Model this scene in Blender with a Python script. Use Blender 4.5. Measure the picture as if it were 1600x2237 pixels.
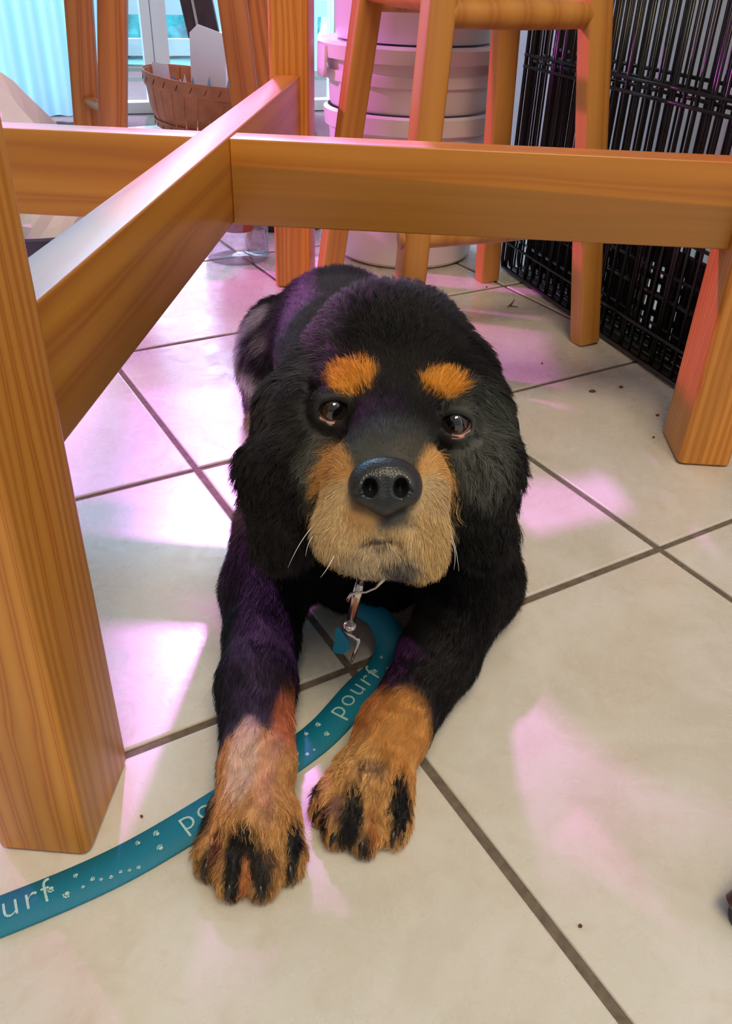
import bpy, math, random
import numpy as np
from mathutils import Vector, Matrix

random.seed(7)
rng = np.random.default_rng(7)
for o in list(bpy.data.objects):
    bpy.data.objects.remove(o, do_unlink=True)
SC = bpy.context.scene
COL = SC.collection
PI = math.pi

# ------------------------------------------------------------ camera
cd = bpy.data.cameras.new('camera')
cd.sensor_fit = 'HORIZONTAL'; cd.sensor_width = 36.0; cd.lens = 36.0 * 1819.47 / 1600.0
cd.clip_start = 0.02
cam = bpy.data.objects.new('camera', cd); COL.objects.link(cam)
CAM_R = ((0.999345664, 0.020120871, 0.030056520), (-0.036169653, 0.555927484, 0.830443489), (0.0, 0.830987234, -0.556291486))
cam.matrix_world = Matrix(((CAM_R[0][0], CAM_R[1][0], -CAM_R[2][0], 0),
                           (CAM_R[0][1], CAM_R[1][1], -CAM_R[2][1], 0),
                           (CAM_R[0][2], CAM_R[1][2], -CAM_R[2][2], 0.49321), (0, 0, 0, 1)))
SC.camera = cam

# ------------------------------------------------------------ world, lamps, exposure
w = bpy.data.worlds.new('sky'); SC.world = w; w.use_nodes = True
bg = w.node_tree.nodes['Background']
bg.inputs[0].default_value = (0.40, 0.86, 1.0, 1); bg.inputs[1].default_value = 2.7

def lamp(name, kind, loc, aim, color, energy, **kw):
    l = bpy.data.lights.new(name, kind); l.color = color; l.energy = energy
    for k, v in kw.items(): setattr(l, k, v)
    o = bpy.data.objects.new(name, l); COL.objects.link(o)
    o.location = loc
    o.rotation_euler = (Vector(aim) - Vector(loc)).to_track_quat('-Z', 'Y').to_euler()
    return o
SUN_DIR = Vector((0.22, -1.12, -1.0))
lamp('sun', 'SUN', -3 * SUN_DIR, (0, 0, 0), (1.0, 0.28, 0.95), 4.3, angle=math.radians(2.0))
lamp('window_daylight', 'AREA', (-1.30, 3.75, 1.75), (-0.5, 0.8, 0.1), (0.80, 0.73, 1.0), 105.0, shape='RECTANGLE', size=1.7, size_y=1.7)
lamp('warm_fill', 'AREA', (0.35, -0.75, 2.2), (0.05, 0.8, 0.0), (1.0, 0.83, 0.55), 66.0, shape='RECTANGLE', size=1.1, size_y=1.1)  # unseen warm fill, added behind the camera to light the front faces
lamp('pink_lamp', 'SPOT', (-1.75, 1.80, 1.15), (-0.02, 1.06, 0.16), (1.0, 0.15, 0.90), 145.0, spot_size=math.radians(40), spot_blend=0.35, shadow_soft_size=0.04)
SC.view_settings.view_transform = 'Standard'
SC.view_settings.look = 'None'
SC.view_settings.gamma = 1.0
SC.view_settings.use_curve_mapping = False
SC.view_settings.exposure = 0.0
SC.cycles.max_bounces = 8
SC.cycles.transparent_max_bounces = 16
SC.cycles.caustics_reflective = False
SC.cycles.caustics_refractive = False
SC.cycles.sample_clamp_indirect = 6.0

# ------------------------------------------------------------ helpers
def link(o, parent=None):
    COL.objects.link(o)
    if parent is not None: o.parent = parent
    return o
def tag(o, label=None, cat=None, group=None, kind=None):
    if label: o['label'] = label
    if cat: o['category'] = cat
    if group: o['group'] = group
    if kind: o['kind'] = kind
    return o
def empty(name, loc=(0, 0, 0), rz=0.0, parent=None):
    o = bpy.data.objects.new(name, None); o.location = loc; o.rotation_euler = (0, 0, rz)
    o.empty_display_size = 0.05
    return link(o, parent)

class MB:
    """collects verts and faces; build() links ONE mesh object"""
    def __init__(s): s.v = []; s.f = []
    def add(s, vs, fs):
        n = len(s.v); s.v += [tuple(v) for v in vs]; s.f += [tuple(i + n for i in f) for f in fs]; return s
    def box(s, size, loc=(0, 0, 0), rot=None, ch=0.0):
        hx, hy, hz = [a / 2 for a in size]
        if ch <= 0:
            vs = [Vector((x, y, z)) for z in (-hz, hz) for (x, y) in ((-hx, -hy), (hx, -hy), (hx, hy), (-hx, hy))]
            fs = [(0, 3, 2, 1), (4, 5, 6, 7), (0, 1, 5, 4), (1, 2, 6, 5), (2, 3, 7, 6), (3, 0, 4, 7)]
        else:   # rounded along z, ends chamfered too
            ring = []
            for (sx, sy, a0) in ((1, -1, -90), (1, 1, 0), (-1, 1, 90), (-1, -1, 180)):
                for k in range(4):
                    a = math.radians(a0 + 30 * k)
                    ring.append((sx * (hx - ch) + ch * math.cos(a), sy * (hy - ch) + ch * math.sin(a), sx, sy))
            n = len(ring); c2 = min(ch * 0.5, hz * 0.4); vs = []
            for z, ins in ((-hz, c2), (-hz + c2, 0), (hz - c2, 0), (hz, c2)):
                for x, y, sx, sy in ring: vs.append(Vector((x * (1 - ins / hx), y * (1 - ins / hy), z)))
            fs = [tuple(reversed(range(n))), tuple(range(3 * n, 4 * n))]
            for r in range(3):
                for k in range(n):
                    fs.append((r * n + k, r * n + (k + 1) % n, (r + 1) * n + (k + 1) % n, (r + 1) * n + k))
        M = rot.to_matrix() if rot is not None and hasattr(rot, 'to_matrix') else rot
        loc = Vector(loc)
        return s.add([(M @ v if M is not None else v) + loc for v in vs], fs)
    def tube(s, pts, r, n=8, cap=True):
        pts = [Vector(p) for p in pts]; N = len(pts)
        rs = r if hasattr(r, '__len__') else [r] * N
        ref = Vector((0, 0, 1)); vs = []; prev = None
        for i, p in enumerate(pts):
            t = (pts[min(i + 1, N - 1)] - pts[max(i - 1, 0)]).normalized()
            if prev is None:
                a = ref.cross(t)
                if a.length < 1e-3: a = Vector((1, 0, 0)).cross(t)
            else:
                a = prev - t * prev.dot(t)
            a.normalize(); prev = a; b = t.cross(a)
            for k in range(n):
                an = 2 * PI * k / n
                vs.append(p + (a * math.cos(an) + b * math.sin(an)) * rs[i])
        fs = [(i * n + k, i * n + (k + 1) % n, (i + 1) * n + (k + 1) % n, (i + 1) * n + k) for i in range(N - 1) for k in range(n)]
        if cap: fs += [tuple(reversed(range(n))), tuple(range((N - 1) * n, N * n))]
        return s.add(vs, fs)
    def lathe(s, prof, n=48, loc=(0, 0, 0), a0=0.0, a1=2 * PI):
        full = abs(a1 - a0 - 2 * PI) < 1e-6; m = n if full else n + 1; vs = []
        for (r, z) in prof:
            for k in range(m):
                a = a0 + (a1 - a0) * k / n
                vs.append((loc[0] + r * math.cos(a), loc[1] + r * math.sin(a), loc[2] + z))
        fs = []
        for i in range(len(prof) - 1):
            for k in range(n):
                k2 = (k + 1) % m
                fs.append((i * m + k, i * m + k2, (i + 1) * m + k2, (i + 1) * m + k))
        return s.add(vs, fs)
    def mesh(s, name, mat, smooth=False):
        me = bpy.data.meshes.new(name); me.from_pydata(s.v, [], s.f)
        if smooth:
            me.polygons.foreach_set('use_smooth', [True] * len(me.polygons))
        me.materials.append(mat); me.update(); return me
    def build(s, name, mat, parent=None, loc=(0, 0, 0), rot=None, smooth=False):
        o = bpy.data.objects.new(name, s.mesh(name, mat, smooth)); o.location = loc
        if rot is not None: o.rotation_euler = rot
        return link(o, parent)

def smooth_by_angle(o, deg=35):
    me = o.data
    me.polygons.foreach_set('use_smooth', [True] * len(me.polygons))
    try: me.set_sharp_from_angle(angle=math.radians(deg))
    except Exception: pass
    return o

def member(name, a, b, sx, sy, mat, parent, ang=0.0, ch=0.004, xdir=None):
    """a straight piece of timber from a to b; its long axis is local Z"""
    a, b = Vector(a), Vector(b); d = b - a; L = d.length; z = d.normalized()
    x = Vector(xdir) if xdir is not None else Vector((math.cos(ang), math.sin(ang), 0))
    x = (x - z * x.dot(z)).normalized(); y = z.cross(x)
    o = MB().box((sx, sy, L), ch=ch).build(name, mat)
    if parent is not None: o.parent = parent
    M = Matrix(((x.x, y.x, z.x), (x.y, y.y, z.y), (x.z, y.z, z.z)))
    o.rotation_euler = M.to_euler(); o.location = (a + b) / 2
    return smooth_by_angle(o)

# ------------------------------------------------------------ materials
def nt(name):
    m = bpy.data.materials.new(name); m.use_nodes = True
    t = m.node_tree; p = t.nodes['Principled BSDF']; return m, t, p
def setp(p, **k):
    for a, b in k.items():
        n = {'base': 'Base Color', 'rough': 'Roughness', 'metal': 'Metallic', 'spec': 'Specular IOR Level', 'trans': 'Transmission Weight',
             'ior': 'IOR', 'alpha': 'Alpha', 'sss': 'Subsurface Weight', 'coat': 'Coat Weight', 'sheen': 'Sheen Weight', 'emit': 'Emission Color', 'estr': 'Emission Strength'}[a]
        p.inputs[n].default_value = (*b, 1) if isinstance(b, tuple) else b
def N(t, typ, **ins):
    n = t.nodes.new(typ)
    for k, v in ins.items():
        k = k.replace('_', ' ')
        if k in n.inputs: n.inputs[k].default_value = v
    return n
def ramp(t, fac, stops):
    r = t.nodes.new('ShaderNodeValToRGB'); e = r.color_ramp.elements
    while len(e) < len(stops): e.new(0.5)
    for i, (p, c) in enumerate(stops): e[i].position = p; e[i].color = (*c, 1)
    t.links.new(fac, r.inputs[0]); return r
def mix(t, fac, a, b, mode='MIX'):
    m = t.nodes.new('ShaderNodeMix'); m.data_type = 'RGBA'; m.blend_type = mode
    for i, v in ((0, fac), (6, a), (7, b)):
        if hasattr(v, 'is_linked') or hasattr(v, 'links'): t.links.new(v, m.inputs[i])
        elif isinstance(v, tuple): m.inputs[i].default_value = (*v, 1)
        else: m.inputs[i].default_value = v
    return m.outputs[2]
def bump(t, p, h, s=0.2, d=0.002):
    b = N(t, 'ShaderNodeBump', Strength=s, Distance=d); t.links.new(h, b.inputs['Height']); t.links.new(b.outputs[0], p.inputs['Normal'])
def plain(name, base, rough=0.5, var=0.06, scale=20.0, bmp=0.0, **k):
    m, t, p = nt(name); setp(p, rough=rough, **k)
    tc = N(t, 'ShaderNodeTexCoord'); no = N(t, 'ShaderNodeTexNoise', Scale=scale, Detail=4.0)
    t.links.new(tc.outputs['Object'], no.inputs['Vector'])
    lo = tuple(c * (1 - var) for c in base); hi = tuple(min(1, c * (1 + var)) for c in base)
    t.links.new(ramp(t, no.outputs[0], [(0.3, lo), (0.7, hi)]).outputs[0], p.inputs['Base Color'])
    if bmp: bump(t, p, no.outputs[0], bmp)
    return m

def wood(name, light, mid, dark, rough=0.42, rings=22.0, streak=0.5, seed=0.0, coat=0.12, dark_band=None, warp=1.2):
    """sawn softwood, grain along local Z"""
    m, t, p = nt(name); setp(p, rough=rough, coat=coat)
    p.inputs['Coat Roughness'].default_value = 0.3
    tc = N(t, 'ShaderNodeTexCoord'); oi = N(t, 'ShaderNodeObjectInfo')
    off = N(t, 'ShaderNodeVectorMath'); off.operation = 'MULTIPLY_ADD'
    t.links.new(oi.outputs['Random'], off.inputs[0]); off.inputs[1].default_value = (0.7, 1.3, 5.0); t.links.new(tc.outputs['Object'], off.inputs[2])
    mp = N(t, 'ShaderNodeMapping'); mp.inputs['Scale'].default_value = (1, 1, 0.10); mp.inputs['Location'].default_value = (0.031 + seed, 0.017, 0)
    t.links.new(off.outputs[0], mp.inputs[0])
    d1 = N(t, 'ShaderNodeTexNoise', Scale=9.0, Detail=2.0); t.links.new(mp.outputs[0], d1.inputs['Vector'])
    add = N(t, 'ShaderNodeVectorMath'); add.operation = 'MULTIPLY_ADD'
    t.links.new(d1.outputs['Color'], add.inputs[0]); add.inputs[1].default_value = (0.05, 0.05, 0.05); t.links.new(mp.outputs[0], add.inputs[2])
    wv = N(t, 'ShaderNodeTexWave', Scale=rings, Distortion=warp, Detail=2.0); wv.wave_type = 'RINGS'; wv.rings_direction = 'Z'
    wv.inputs['Detail Scale'].default_value = 1.5
    t.links.new(add.outputs[0], wv.inputs['Vector'])
    mp2 = N(t, 'ShaderNodeMapping'); mp2.inputs['Scale'].default_value = (160, 160, 4.0); t.links.new(off.outputs[0], mp2.inputs[0])
    fine = N(t, 'ShaderNodeTexNoise', Scale=1.0, Detail=4.0); t.links.new(mp2.outputs[0], fine.inputs['Vector'])
    mp3 = N(t, 'ShaderNodeMapping'); mp3.inputs['Scale'].default_value = (22, 22, 1.6); t.links.new(off.outputs[0], mp3.inputs[0])
    big = N(t, 'ShaderNodeTexNoise', Scale=1.0, Detail=3.0); t.links.new(mp3.outputs[0], big.inputs['Vector'])
    c0 = ramp(t, wv.outputs['Fac'], [(0.0, light), (0.62, mid), (0.93, dark), (1.0, mid)]).outputs[0]
    c1 = mix(t, ramp(t, fine.outputs[0], [(0.35, (0, 0, 0)), (0.75, (0.35, 0.35, 0.35))]).outputs[0], c0, dark)
    c2 = mix(t, ramp(t, big.outputs[0], [(0.45, (0, 0, 0)), (0.75, (0.8 * streak, 0.8 * streak, 0.8 * streak))]).outputs[0], c1, tuple(0.55 * a for a in mid))
    if dark_band:      # darker tone below a slanting, slightly ragged line across the board
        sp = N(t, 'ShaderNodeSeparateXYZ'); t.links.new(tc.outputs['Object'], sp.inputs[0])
        m1 = N(t, 'ShaderNodeMath'); m1.operation = 'MULTIPLY_ADD'; t.links.new(sp.outputs['Z'], m1.inputs[0]); m1.inputs[1].default_value = dark_band[3] if len(dark_band) > 3 else 0.035; t.links.new(sp.outputs['Y'], m1.inputs[2])
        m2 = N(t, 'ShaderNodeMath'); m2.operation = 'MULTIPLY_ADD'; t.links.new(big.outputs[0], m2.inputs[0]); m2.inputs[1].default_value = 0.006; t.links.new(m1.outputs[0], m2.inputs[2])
        mr = N(t, 'ShaderNodeMapRange'); mr.inputs['From Min'].default_value = dark_band[0] - 0.002; mr.inputs['From Max'].default_value = dark_band[0] + 0.001
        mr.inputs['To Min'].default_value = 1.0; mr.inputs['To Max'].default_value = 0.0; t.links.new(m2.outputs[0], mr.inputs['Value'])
        band_col = mix(t, fine.outputs[0], dark_band[2], tuple(1.45 * a for a in dark_band[2]))
        c2 = mix(t, mr.outputs[0], c2, band_col)
    t.links.new(c2, p.inputs['Base Color']); bump(t, p, fine.outputs[0], 0.12, 0.001)
    return m

WOOD_TABLE = wood('pine_table', (0.56, 0.215, 0.045), (0.48, 0.165, 0.030), (0.34, 0.095, 0.015), rings=26)
WOOD_LEG = wood('pine_leg', (0.70, 0.31, 0.050), (0.64, 0.25, 0.036), (0.47, 0.145, 0.016), rings=44, seed=0.3, warp=2.4, streak=0.8)
WOOD_BEAM = wood('poplar_beam', (0.62, 0.265, 0.028), (0.55, 0.215, 0.020), (0.44, 0.15, 0.014), rings=14, streak=0.6, seed=0.6, warp=3.5, coat=0.5)
WOOD_TWO_TONE = wood('poplar_two_tone_beam', (0.64, 0.26, 0.024), (0.58, 0.22, 0.018), (0.48, 0.16, 0.014), rings=14, streak=0.5, seed=0.2, coat=0.5, warp=2.5, dark_band=(0.013, 0.17, (0.30, 0.125, 0.016)))
WOOD_STOOL = wood('stool_wood', (0.62, 0.29, 0.065), (0.56, 0.24, 0.045), (0.46, 0.18, 0.030), rings=7, streak=0.25, seed=0.9)
WOOD_DARK = plain('dark_chair_wood', (0.05, 0.014, 0.006), 0.35, 0.3, 60)
WHITE_PLASTIC = plain('white_plastic', (0.80, 0.77, 0.78), 0.33, 0.03, 6, sss=0.0)
BLACK_WIRE = plain('black_wire', (0.006, 0.006, 0.007), 0.28, 0.2, 30)
BLACK_PLASTIC = plain('black_plastic', (0.010, 0.010, 0.012), 0.4, 0.2, 30)
PAPER = plain('paper', (0.90, 0.87, 0.90), 0.7, 0.03, 15)
BASKET = plain('basket_wood', (0.52, 0.17, 0.065), 0.6, 0.18, 30, bmp=0.1)
STAPLE = plain('staple_wire', (0.03, 0.025, 0.02), 0.4, metal=0.6)
CHROME = plain('chrome', (0.62, 0.56, 0.50), 0.16, 0.1, 90, metal=1.0)
WALL_M = plain('wall_paint', (0.52, 0.49, 0.50), 0.8, 0.03, 8, bmp=0.05)
FRAME_M = plain('white_frame', (0.80, 0.84, 0.84), 0.4, 0.02, 8)
CEIL_M = plain('ceiling_paint', (0.7, 0.68, 0.64), 0.9)
GROUT = plain('grout', (0.165, 0.13, 0.10), 0.9, 0.25, 160, bmp=0.6)
DECK_M = plain('deck', (0.72, 0.86, 0.88), 0.7, 0.05)
HEDGE_M = plain('hedge', (0.10, 0.42, 0.42), 0.8, 0.5, 18)
def fabric(name, c):
    m, t, p = nt(name); setp(p, base=c, rough=0.85)
    tr = N(t, 'ShaderNodeBsdfTranslucent'); tr.inputs[0].default_value = (*c, 1)
    mx = N(t, 'ShaderNodeMixShader'); mx.inputs[0].default_value = 0.6
    t.links.new(p.outputs[0], mx.inputs[1]); t.links.new(tr.outputs[0], mx.inputs[2]); t.links.new(mx.outputs[0], t.nodes['Material Output'].inputs[0]); return m
CURTAIN_M = fabric('sheer_curtain', (0.36, 0.68, 0.73))
def glass(name, tint=(0.9, 0.98, 1.0), ref=0.08):
    m, t, p = nt(name)
    tr = N(t, 'ShaderNodeBsdfTransparent'); tr.inputs[0].default_value = (*tint, 1)
    gl = N(t, 'ShaderNodeBsdfGlossy', Roughness=0.05); mx = N(t, 'ShaderNodeMixShader'); mx.inputs[0].default_value = ref
    t.links.new(tr.outputs[0], mx.inputs[1]); t.links.new(gl.outputs[0], mx.inputs[2]); t.links.new(mx.outputs[0], t.nodes['Material Output'].inputs[0]); return m
GLASS = glass('window_glass')
JAR_M = glass('clear_plastic', (0.72, 0.74, 0.76), 0.26)

def tile_material():
    m, t, p = nt('marble_tile')
    ge = N(t, 'ShaderNodeNewGeometry'); oi = N(t, 'ShaderNodeObjectInfo')
    off = N(t, 'ShaderNodeVectorMath'); off.operation = 'MULTIPLY_ADD'
    t.links.new(oi.outputs['Random'], off.inputs[0]); off.inputs[1].default_value = (5.1, 3.7, 2.3); t.links.new(ge.outputs['Position'], off.inputs[2])
    n1 = N(t, 'ShaderNodeTexNoise', Scale=7.0, Detail=6.0, Roughness=0.6, Distortion=0.6); t.links.new(off.outputs[0], n1.inputs['Vector'])
    n2 = N(t, 'ShaderNodeTexNoise', Scale=38.0, Detail=5.0, Roughness=0.65, Distortion=1.0); t.links.new(off.outputs[0], n2.inputs['Vector'])
    n3 = N(t, 'ShaderNodeTexNoise', Scale=300.0, Detail=2.0); t.links.new(off.outputs[0], n3.inputs['Vector'])
    c = ramp(t, n1.outputs[0], [(0.30, (0.62, 0.575, 0.49)), (0.48, (0.70, 0.67, 0.60)), (0.68, (0.76, 0.74, 0.70))]).outputs[0]
    c = mix(t, ramp(t, n2.outputs[0], [(0.50, (0, 0, 0)), (0.72, (0.45, 0.45, 0.45))]).outputs[0], c, (0.60, 0.52, 0.42))
    c = mix(t, ramp(t, n3.outputs[0], [(0.70, (0, 0, 0)), (0.80, (0.3, 0.3, 0.3))]).outputs[0], c, (0.40, 0.34, 0.27))
    t.links.new(c, p.inputs['Base Color'])
    r = ramp(t, n2.outputs[0], [(0.3, (0.20, 0.20, 0.20)), (0.7, (0.34, 0.34, 0.34))]).outputs[0]; t.links.new(r, p.inputs['Roughness'])
    setp(p, spec=0.85); bump(t, p, n2.outputs[0], 0.05, 0.002)
    return m
TILE_M = tile_material()

# ------------------------------------------------------------ the room
S = 0.36; TY = 0.543582; TX0 = -0.361219; TY0 = 0.026661
cT, sT = math.cos(TY), math.sin(TY)
UW = Vector((-0.942, -0.335, 0)).normalized(); NW = Vector((0.335, -0.942, 0)).normalized()   # along the back wall (leftwards), into the room
CW = Vector((-0.32, 3.40, 0))                                                             # corner of back and right wall
def wp(u, n, z): return CW + UW * u + NW * n + Vector((0, 0, z))
WROT = Matrix(((UW.x, NW.x, 0), (UW.y, NW.y, 0), (0, 0, 1)))
floor = MB().box((7.0, 7.0, 0.02), (0, 1.2, -0.0122)).build('floor', GROUT); tag(floor, kind='structure')
gj = 0.0075
tile_me = []
for q in range(6):
    mb = MB(); s2 = (S - gj) / 2; b = 0.0022
    jit = [(random.uniform(-.0006, .0006), random.uniform(-.0006, .0006)) for _ in range(4)]
    cs = [(-s2 + jit[0][0], -s2 + jit[0][1]), (s2 + jit[1][0], -s2 + jit[1][1]), (s2 + jit[2][0], s2 + jit[2][1]), (-s2 + jit[3][0], s2 + jit[3][1])]
    k = 1 - b / s2; k1 = 1 - 0.3 * b / s2
    vs = [(x, y, -0.006) for x, y in cs] + [(x, y, -0.0014) for x, y in cs] + [(x * k1, y * k1, -0.0004) for x, y in cs] + [(x * k, y * k, 0.0) for x, y in cs]
    fs = [(12, 13, 14, 15)] + [(r * 4 + i, r * 4 + (i + 1) % 4, r * 4 + 4 + (i + 1) % 4, r * 4 + 4 + i) for r in range(3) for i in range(4)]
    tile_me.append(mb.add(vs, fs).mesh('tile', TILE_M))
for a in range(-6, 12):
    for bb in range(-6, 10):
        x = (TX0 + cT * (bb + .5) - sT * (a + .5)) * S; y = (TY0 + sT * (bb + .5) + cT * (a + .5)) * S
        if not (-2.2 < x < 1.35 and -0.6 < y < 3.9): continue
        if (Vector((x, y, 0)) - CW).dot(NW) < 0.26: continue
        if (Vector((x, y, 0)) - CW).dot(UW) < 0.26 and y > 2.0: continue
        o = bpy.data.objects.new('tile', tile_me[(a * 5 + bb * 3) % 6]); o.location = (x, y, 0); o.rotation_euler = (0, 0, TY + ((a + bb) % 4) * PI / 2)
        link(o, floor)

def wall_piece(name, u0, u1, z0, z1, mat=WALL_M, n=0.0, th=0.10):
    mb = MB().box((u1 - u0, th, z1 - z0))
    o = mb.build(name, mat); o.location = wp((u0 + u1) / 2, n - th / 2, (z0 + z1) / 2); o.rotation_euler = WROT.to_euler(); return o
H = 3.0
wb = wall_piece('wall_back', -0.40, -0.20, 0, H); tag(wb, kind='structure')
for (u0, u1, z0, z1) in ((-0.20, 2.30, 2.76, H), (2.30, 3.2, 0, H)):
    o = wall_piece('wall_panel', u0, u1, z0, z1); 
    mw = o.matrix_basis.copy(); o.parent = wb; o.matrix_parent_inverse = wb.matrix_basis.inverted()
# right wall, running from the corner past the dog crate
wr = MB().box((3.9, 0.10, H)).build('wall_right', WALL_M); tag(wr, kind='structure')
wr.location = CW + NW * 1.90 - UW * 0.23 + Vector((0, 0, H / 2)); wr.rotation_euler = (0, 0, math.atan2(NW.y, NW.x))
wl = MB().box((4.2, 0.10, H)).build('wall_left', WALL_M); tag(wl, kind='structure')
wl.location = CW + NW * 2.0 + UW * 3.2 + Vector((0, 0, H / 2)); wl.rotation_euler = (0, 0, math.atan2(NW.y, NW.x))
wf = MB().box((3.6, 0.1, H)).build('wall_front', WALL_M); tag(wf, kind='structure'); wf.location = wp(1.45, 4.25, H / 2); wf.rotation_euler = WROT.to_euler()
cl = MB().box((3.6, 4.4, 0.06)).build('ceiling', CEIL_M); tag(cl, kind='structure'); cl.location = wp(1.55, 2.05, H + 0.03); cl.rotation_euler = WROT.to_euler()
bl = MB().box((3.7, 0.012, 0.09)).build('baseboard_right', FRAME_M); tag(bl, kind='structure')
bl.location = CW + NW * 1.90 - UW * 0.173 + Vector((0, 0, 0.045)); bl.rotation_euler = (0, 0, math.atan2(NW.y, NW.x))

# glazed patio door in the back wall
door = wall_piece('door_1', -0.20, -0.15, 0, 2.76, FRAME_M, 0.0, 0.09); tag(door, kind='structure')
def door_part(name, u0, u1, z0, z1, mat=FRAME_M, n=-0.01, th=0.06):
    o = wall_piece(name, u0, u1, z0, z1, mat, n, th); o.parent = door; o.matrix_parent_inverse = door.matrix_basis.inverted(); return o
for (u0, u1) in ((0.44, 0.49), (0.495, 0.525), (1.30, 1.37), (2.23, 2.30)): door_part('door_stile', u0, u1, 0, 2.76)
for (u0, u1) in ((-0.15, 0.44), (0.525, 1.30), (1.37, 2.23)):
    door_part('door_rail', u0, u1, 0, 0.035); door_part('door_rail', u0, u1, 2.70, 2.76)
    door_part('pane', u0, u1, 0.035, 2.70, GLASS, -0.035, 0.006)
# outdoors
dk = MB().box((7, 5.0, 0.06)).build('ground', DECK_M); tag(dk, kind='structure'); dk.location = wp(1.2, -2.7, -0.08); dk.rotation_euler = WROT.to_euler()
rl = empty('deck_railing', wp(1.0, -1.6, -0.05), math.atan2(UW.y, UW.x)); tag(rl, 'white deck railing outside the glazed patio door', 'railing')
for z in (0.12, 0.30, 0.62): MB().box((3.4, 0.05, 0.075), (0, 0, z)).build('rail', FRAME_M, rl)
for k in range(7): MB().box((0.05, 0.05, 0.66), (-1.5 + 0.5 * k, 0.02, 0.33)).build('post', FRAME_M, rl)
hd = MB()
for k in range(120):
    c = Vector((random.uniform(-2, 2), random.uniform(-.2, .2), random.uniform(0.1, 0.5))); r = random.uniform(.10, .2)
    vs = [c + Vector((math.cos(a) * math.cos(e), math.sin(a) * math.cos(e), math.sin(e))) * r * random.uniform(.8, 1.15) for e in (-1.2, -.4, .4, 1.2) for a in [i * PI / 4 for i in range(8)]]
    hd.add(vs, [(i * 8 + j, i * 8 + (j + 1) % 8, (i + 1) * 8 + (j + 1) % 8, (i + 1) * 8 + j) for i in range(3) for j in range(8)] + [tuple(range(24, 32))])
o = hd.build('hedge', HEDGE_M); o.location = wp(1.2, -2.5, -0.05); o.rotation_euler = WROT.to_euler(); tag(o, 'blurred blue-green hedge outside beyond the deck railing', 'hedge', kind='stuff')

# curtain of soft vertical folds at the left of the door
mb = MB(); nn = 150; rows = (0.015, 0.5, 1.5, 2.65)
u0c, u1c = 0.64, 1.75
for z in rows:
    for i in range(nn + 1):
        s = i / nn
        mb.v.append(tuple(wp(u0c + (u1c - u0c) * s, 0.10 + 0.018 * math.sin(s * 95 + 0.4 * math.sin(9 * s)) + 0.008 * math.sin(s * 41 + z), z)))
mb.f = [(r * (nn + 1) + i, r * (nn + 1) + i + 1, (r + 1) * (nn + 1) + i + 1, (r + 1) * (nn + 1) + i) for r in range(3) for i in range(nn)]
o = mb.build('curtain', CURTAIN_M, smooth=True); tag(o, 'pale aqua sheer curtain hanging in folds before the glazed door', 'curtain')

# ------------------------------------------------------------ the table
TC = Vector((-0.17, 0.93, 0)); TR = math.radians(-3.0)
table = empty('table', TC, TR); tag(table, 'pine table frame with crossed stretchers arching over the dog', 'table')
legw, legd = 0.061, 0.082
def tleg(x, y, sx, sy): 
    o = member('leg', (x, y, 0.001), (x, y, 0.72), sx, sy, WOOD_LEG, table, 0, ch=0.006); return o
tleg(0, -0.567, legw, legd); tleg(0, 0.548, legw, legd)
tleg(0.571, 0, legw, legd); tleg(-0.571, 0, legw, legd)
member('stretcher', (0, -0.567 + legd / 2 - .001, 0.292), (0, 0.548 - legd / 2 + .001, 0.292), 0.036, 0.086, WOOD_BEAM, table, ch=0.0018, xdir=(1, 0, 0))
member('stretcher', (0.0182, 0, 0.2905), (0.571 - legw / 2, 0, 0.2905), 0.036, 0.086, WOOD_TWO_TONE, table, ch=0.0018, xdir=(0, 1, 0))
member('stretcher', (-0.0182, 0, 0.2905), (-0.571 + legw / 2, 0, 0.2905), 0.036, 0.086, WOOD_BEAM, table, ch=0.0018, xdir=(0, 1, 0))

# ------------------------------------------------------------ stools
def stool(name, label, feet, slope, size, ang, top, rungs, seat_r, mat, seat=True):
    c = sum((Vector((*f, 0)) for f in feet), Vector()) / len(feet)
    root = empty(name, c); tag(root, label, 'stool')
    e1 = Vector((math.cos(ang), math.sin(ang), 0)); e2 = Vector((-math.sin(ang), math.cos(ang), 0))
    legs = []
    for f in feet:
        p = Vector((*f, 0)) - c; s1 = -math.copysign(1, p.dot(e1)); s2 = -math.copysign(1, p.dot(e2))
        d = e1 * s1 * slope + e2 * s2 * slope; t = p + d * top + Vector((0, 0, top)); legs.append((p, t))
        member('leg', p + Vector((0, 0, 0.001)), t, size[0], size[1], mat, root, ang, ch=0.005)
    def at(i, z): p, t = legs[i]; return p + (t - p) * (z / top)
    for (i, j, z, r) in rungs:
        a, b = at(i, z), at(j, z); n = (b - a).normalized()
        e_ = 0.0205 if z < .2 else 0.011; a = a - n * e_; b = b + n * e_
        R = MB().tube([a, a + (b - a) * 0.12, a + (b - a) * 0.5, a + (b - a) * 0.88, b], [r * .8, r * .95, r * 1.05, r * .95, r * .8], 20).build('rung', mat, root, smooth=True)
    if seat:
        s = MB().lathe([(0, 0), (seat_r * .93, 0), (seat_r, 0.008), (seat_r, 0.022), (seat_r * .95, 0.03), (0, 0.027)], 48).build('seat', mat, root, (0, 0, top), smooth=True)
    return root
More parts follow.
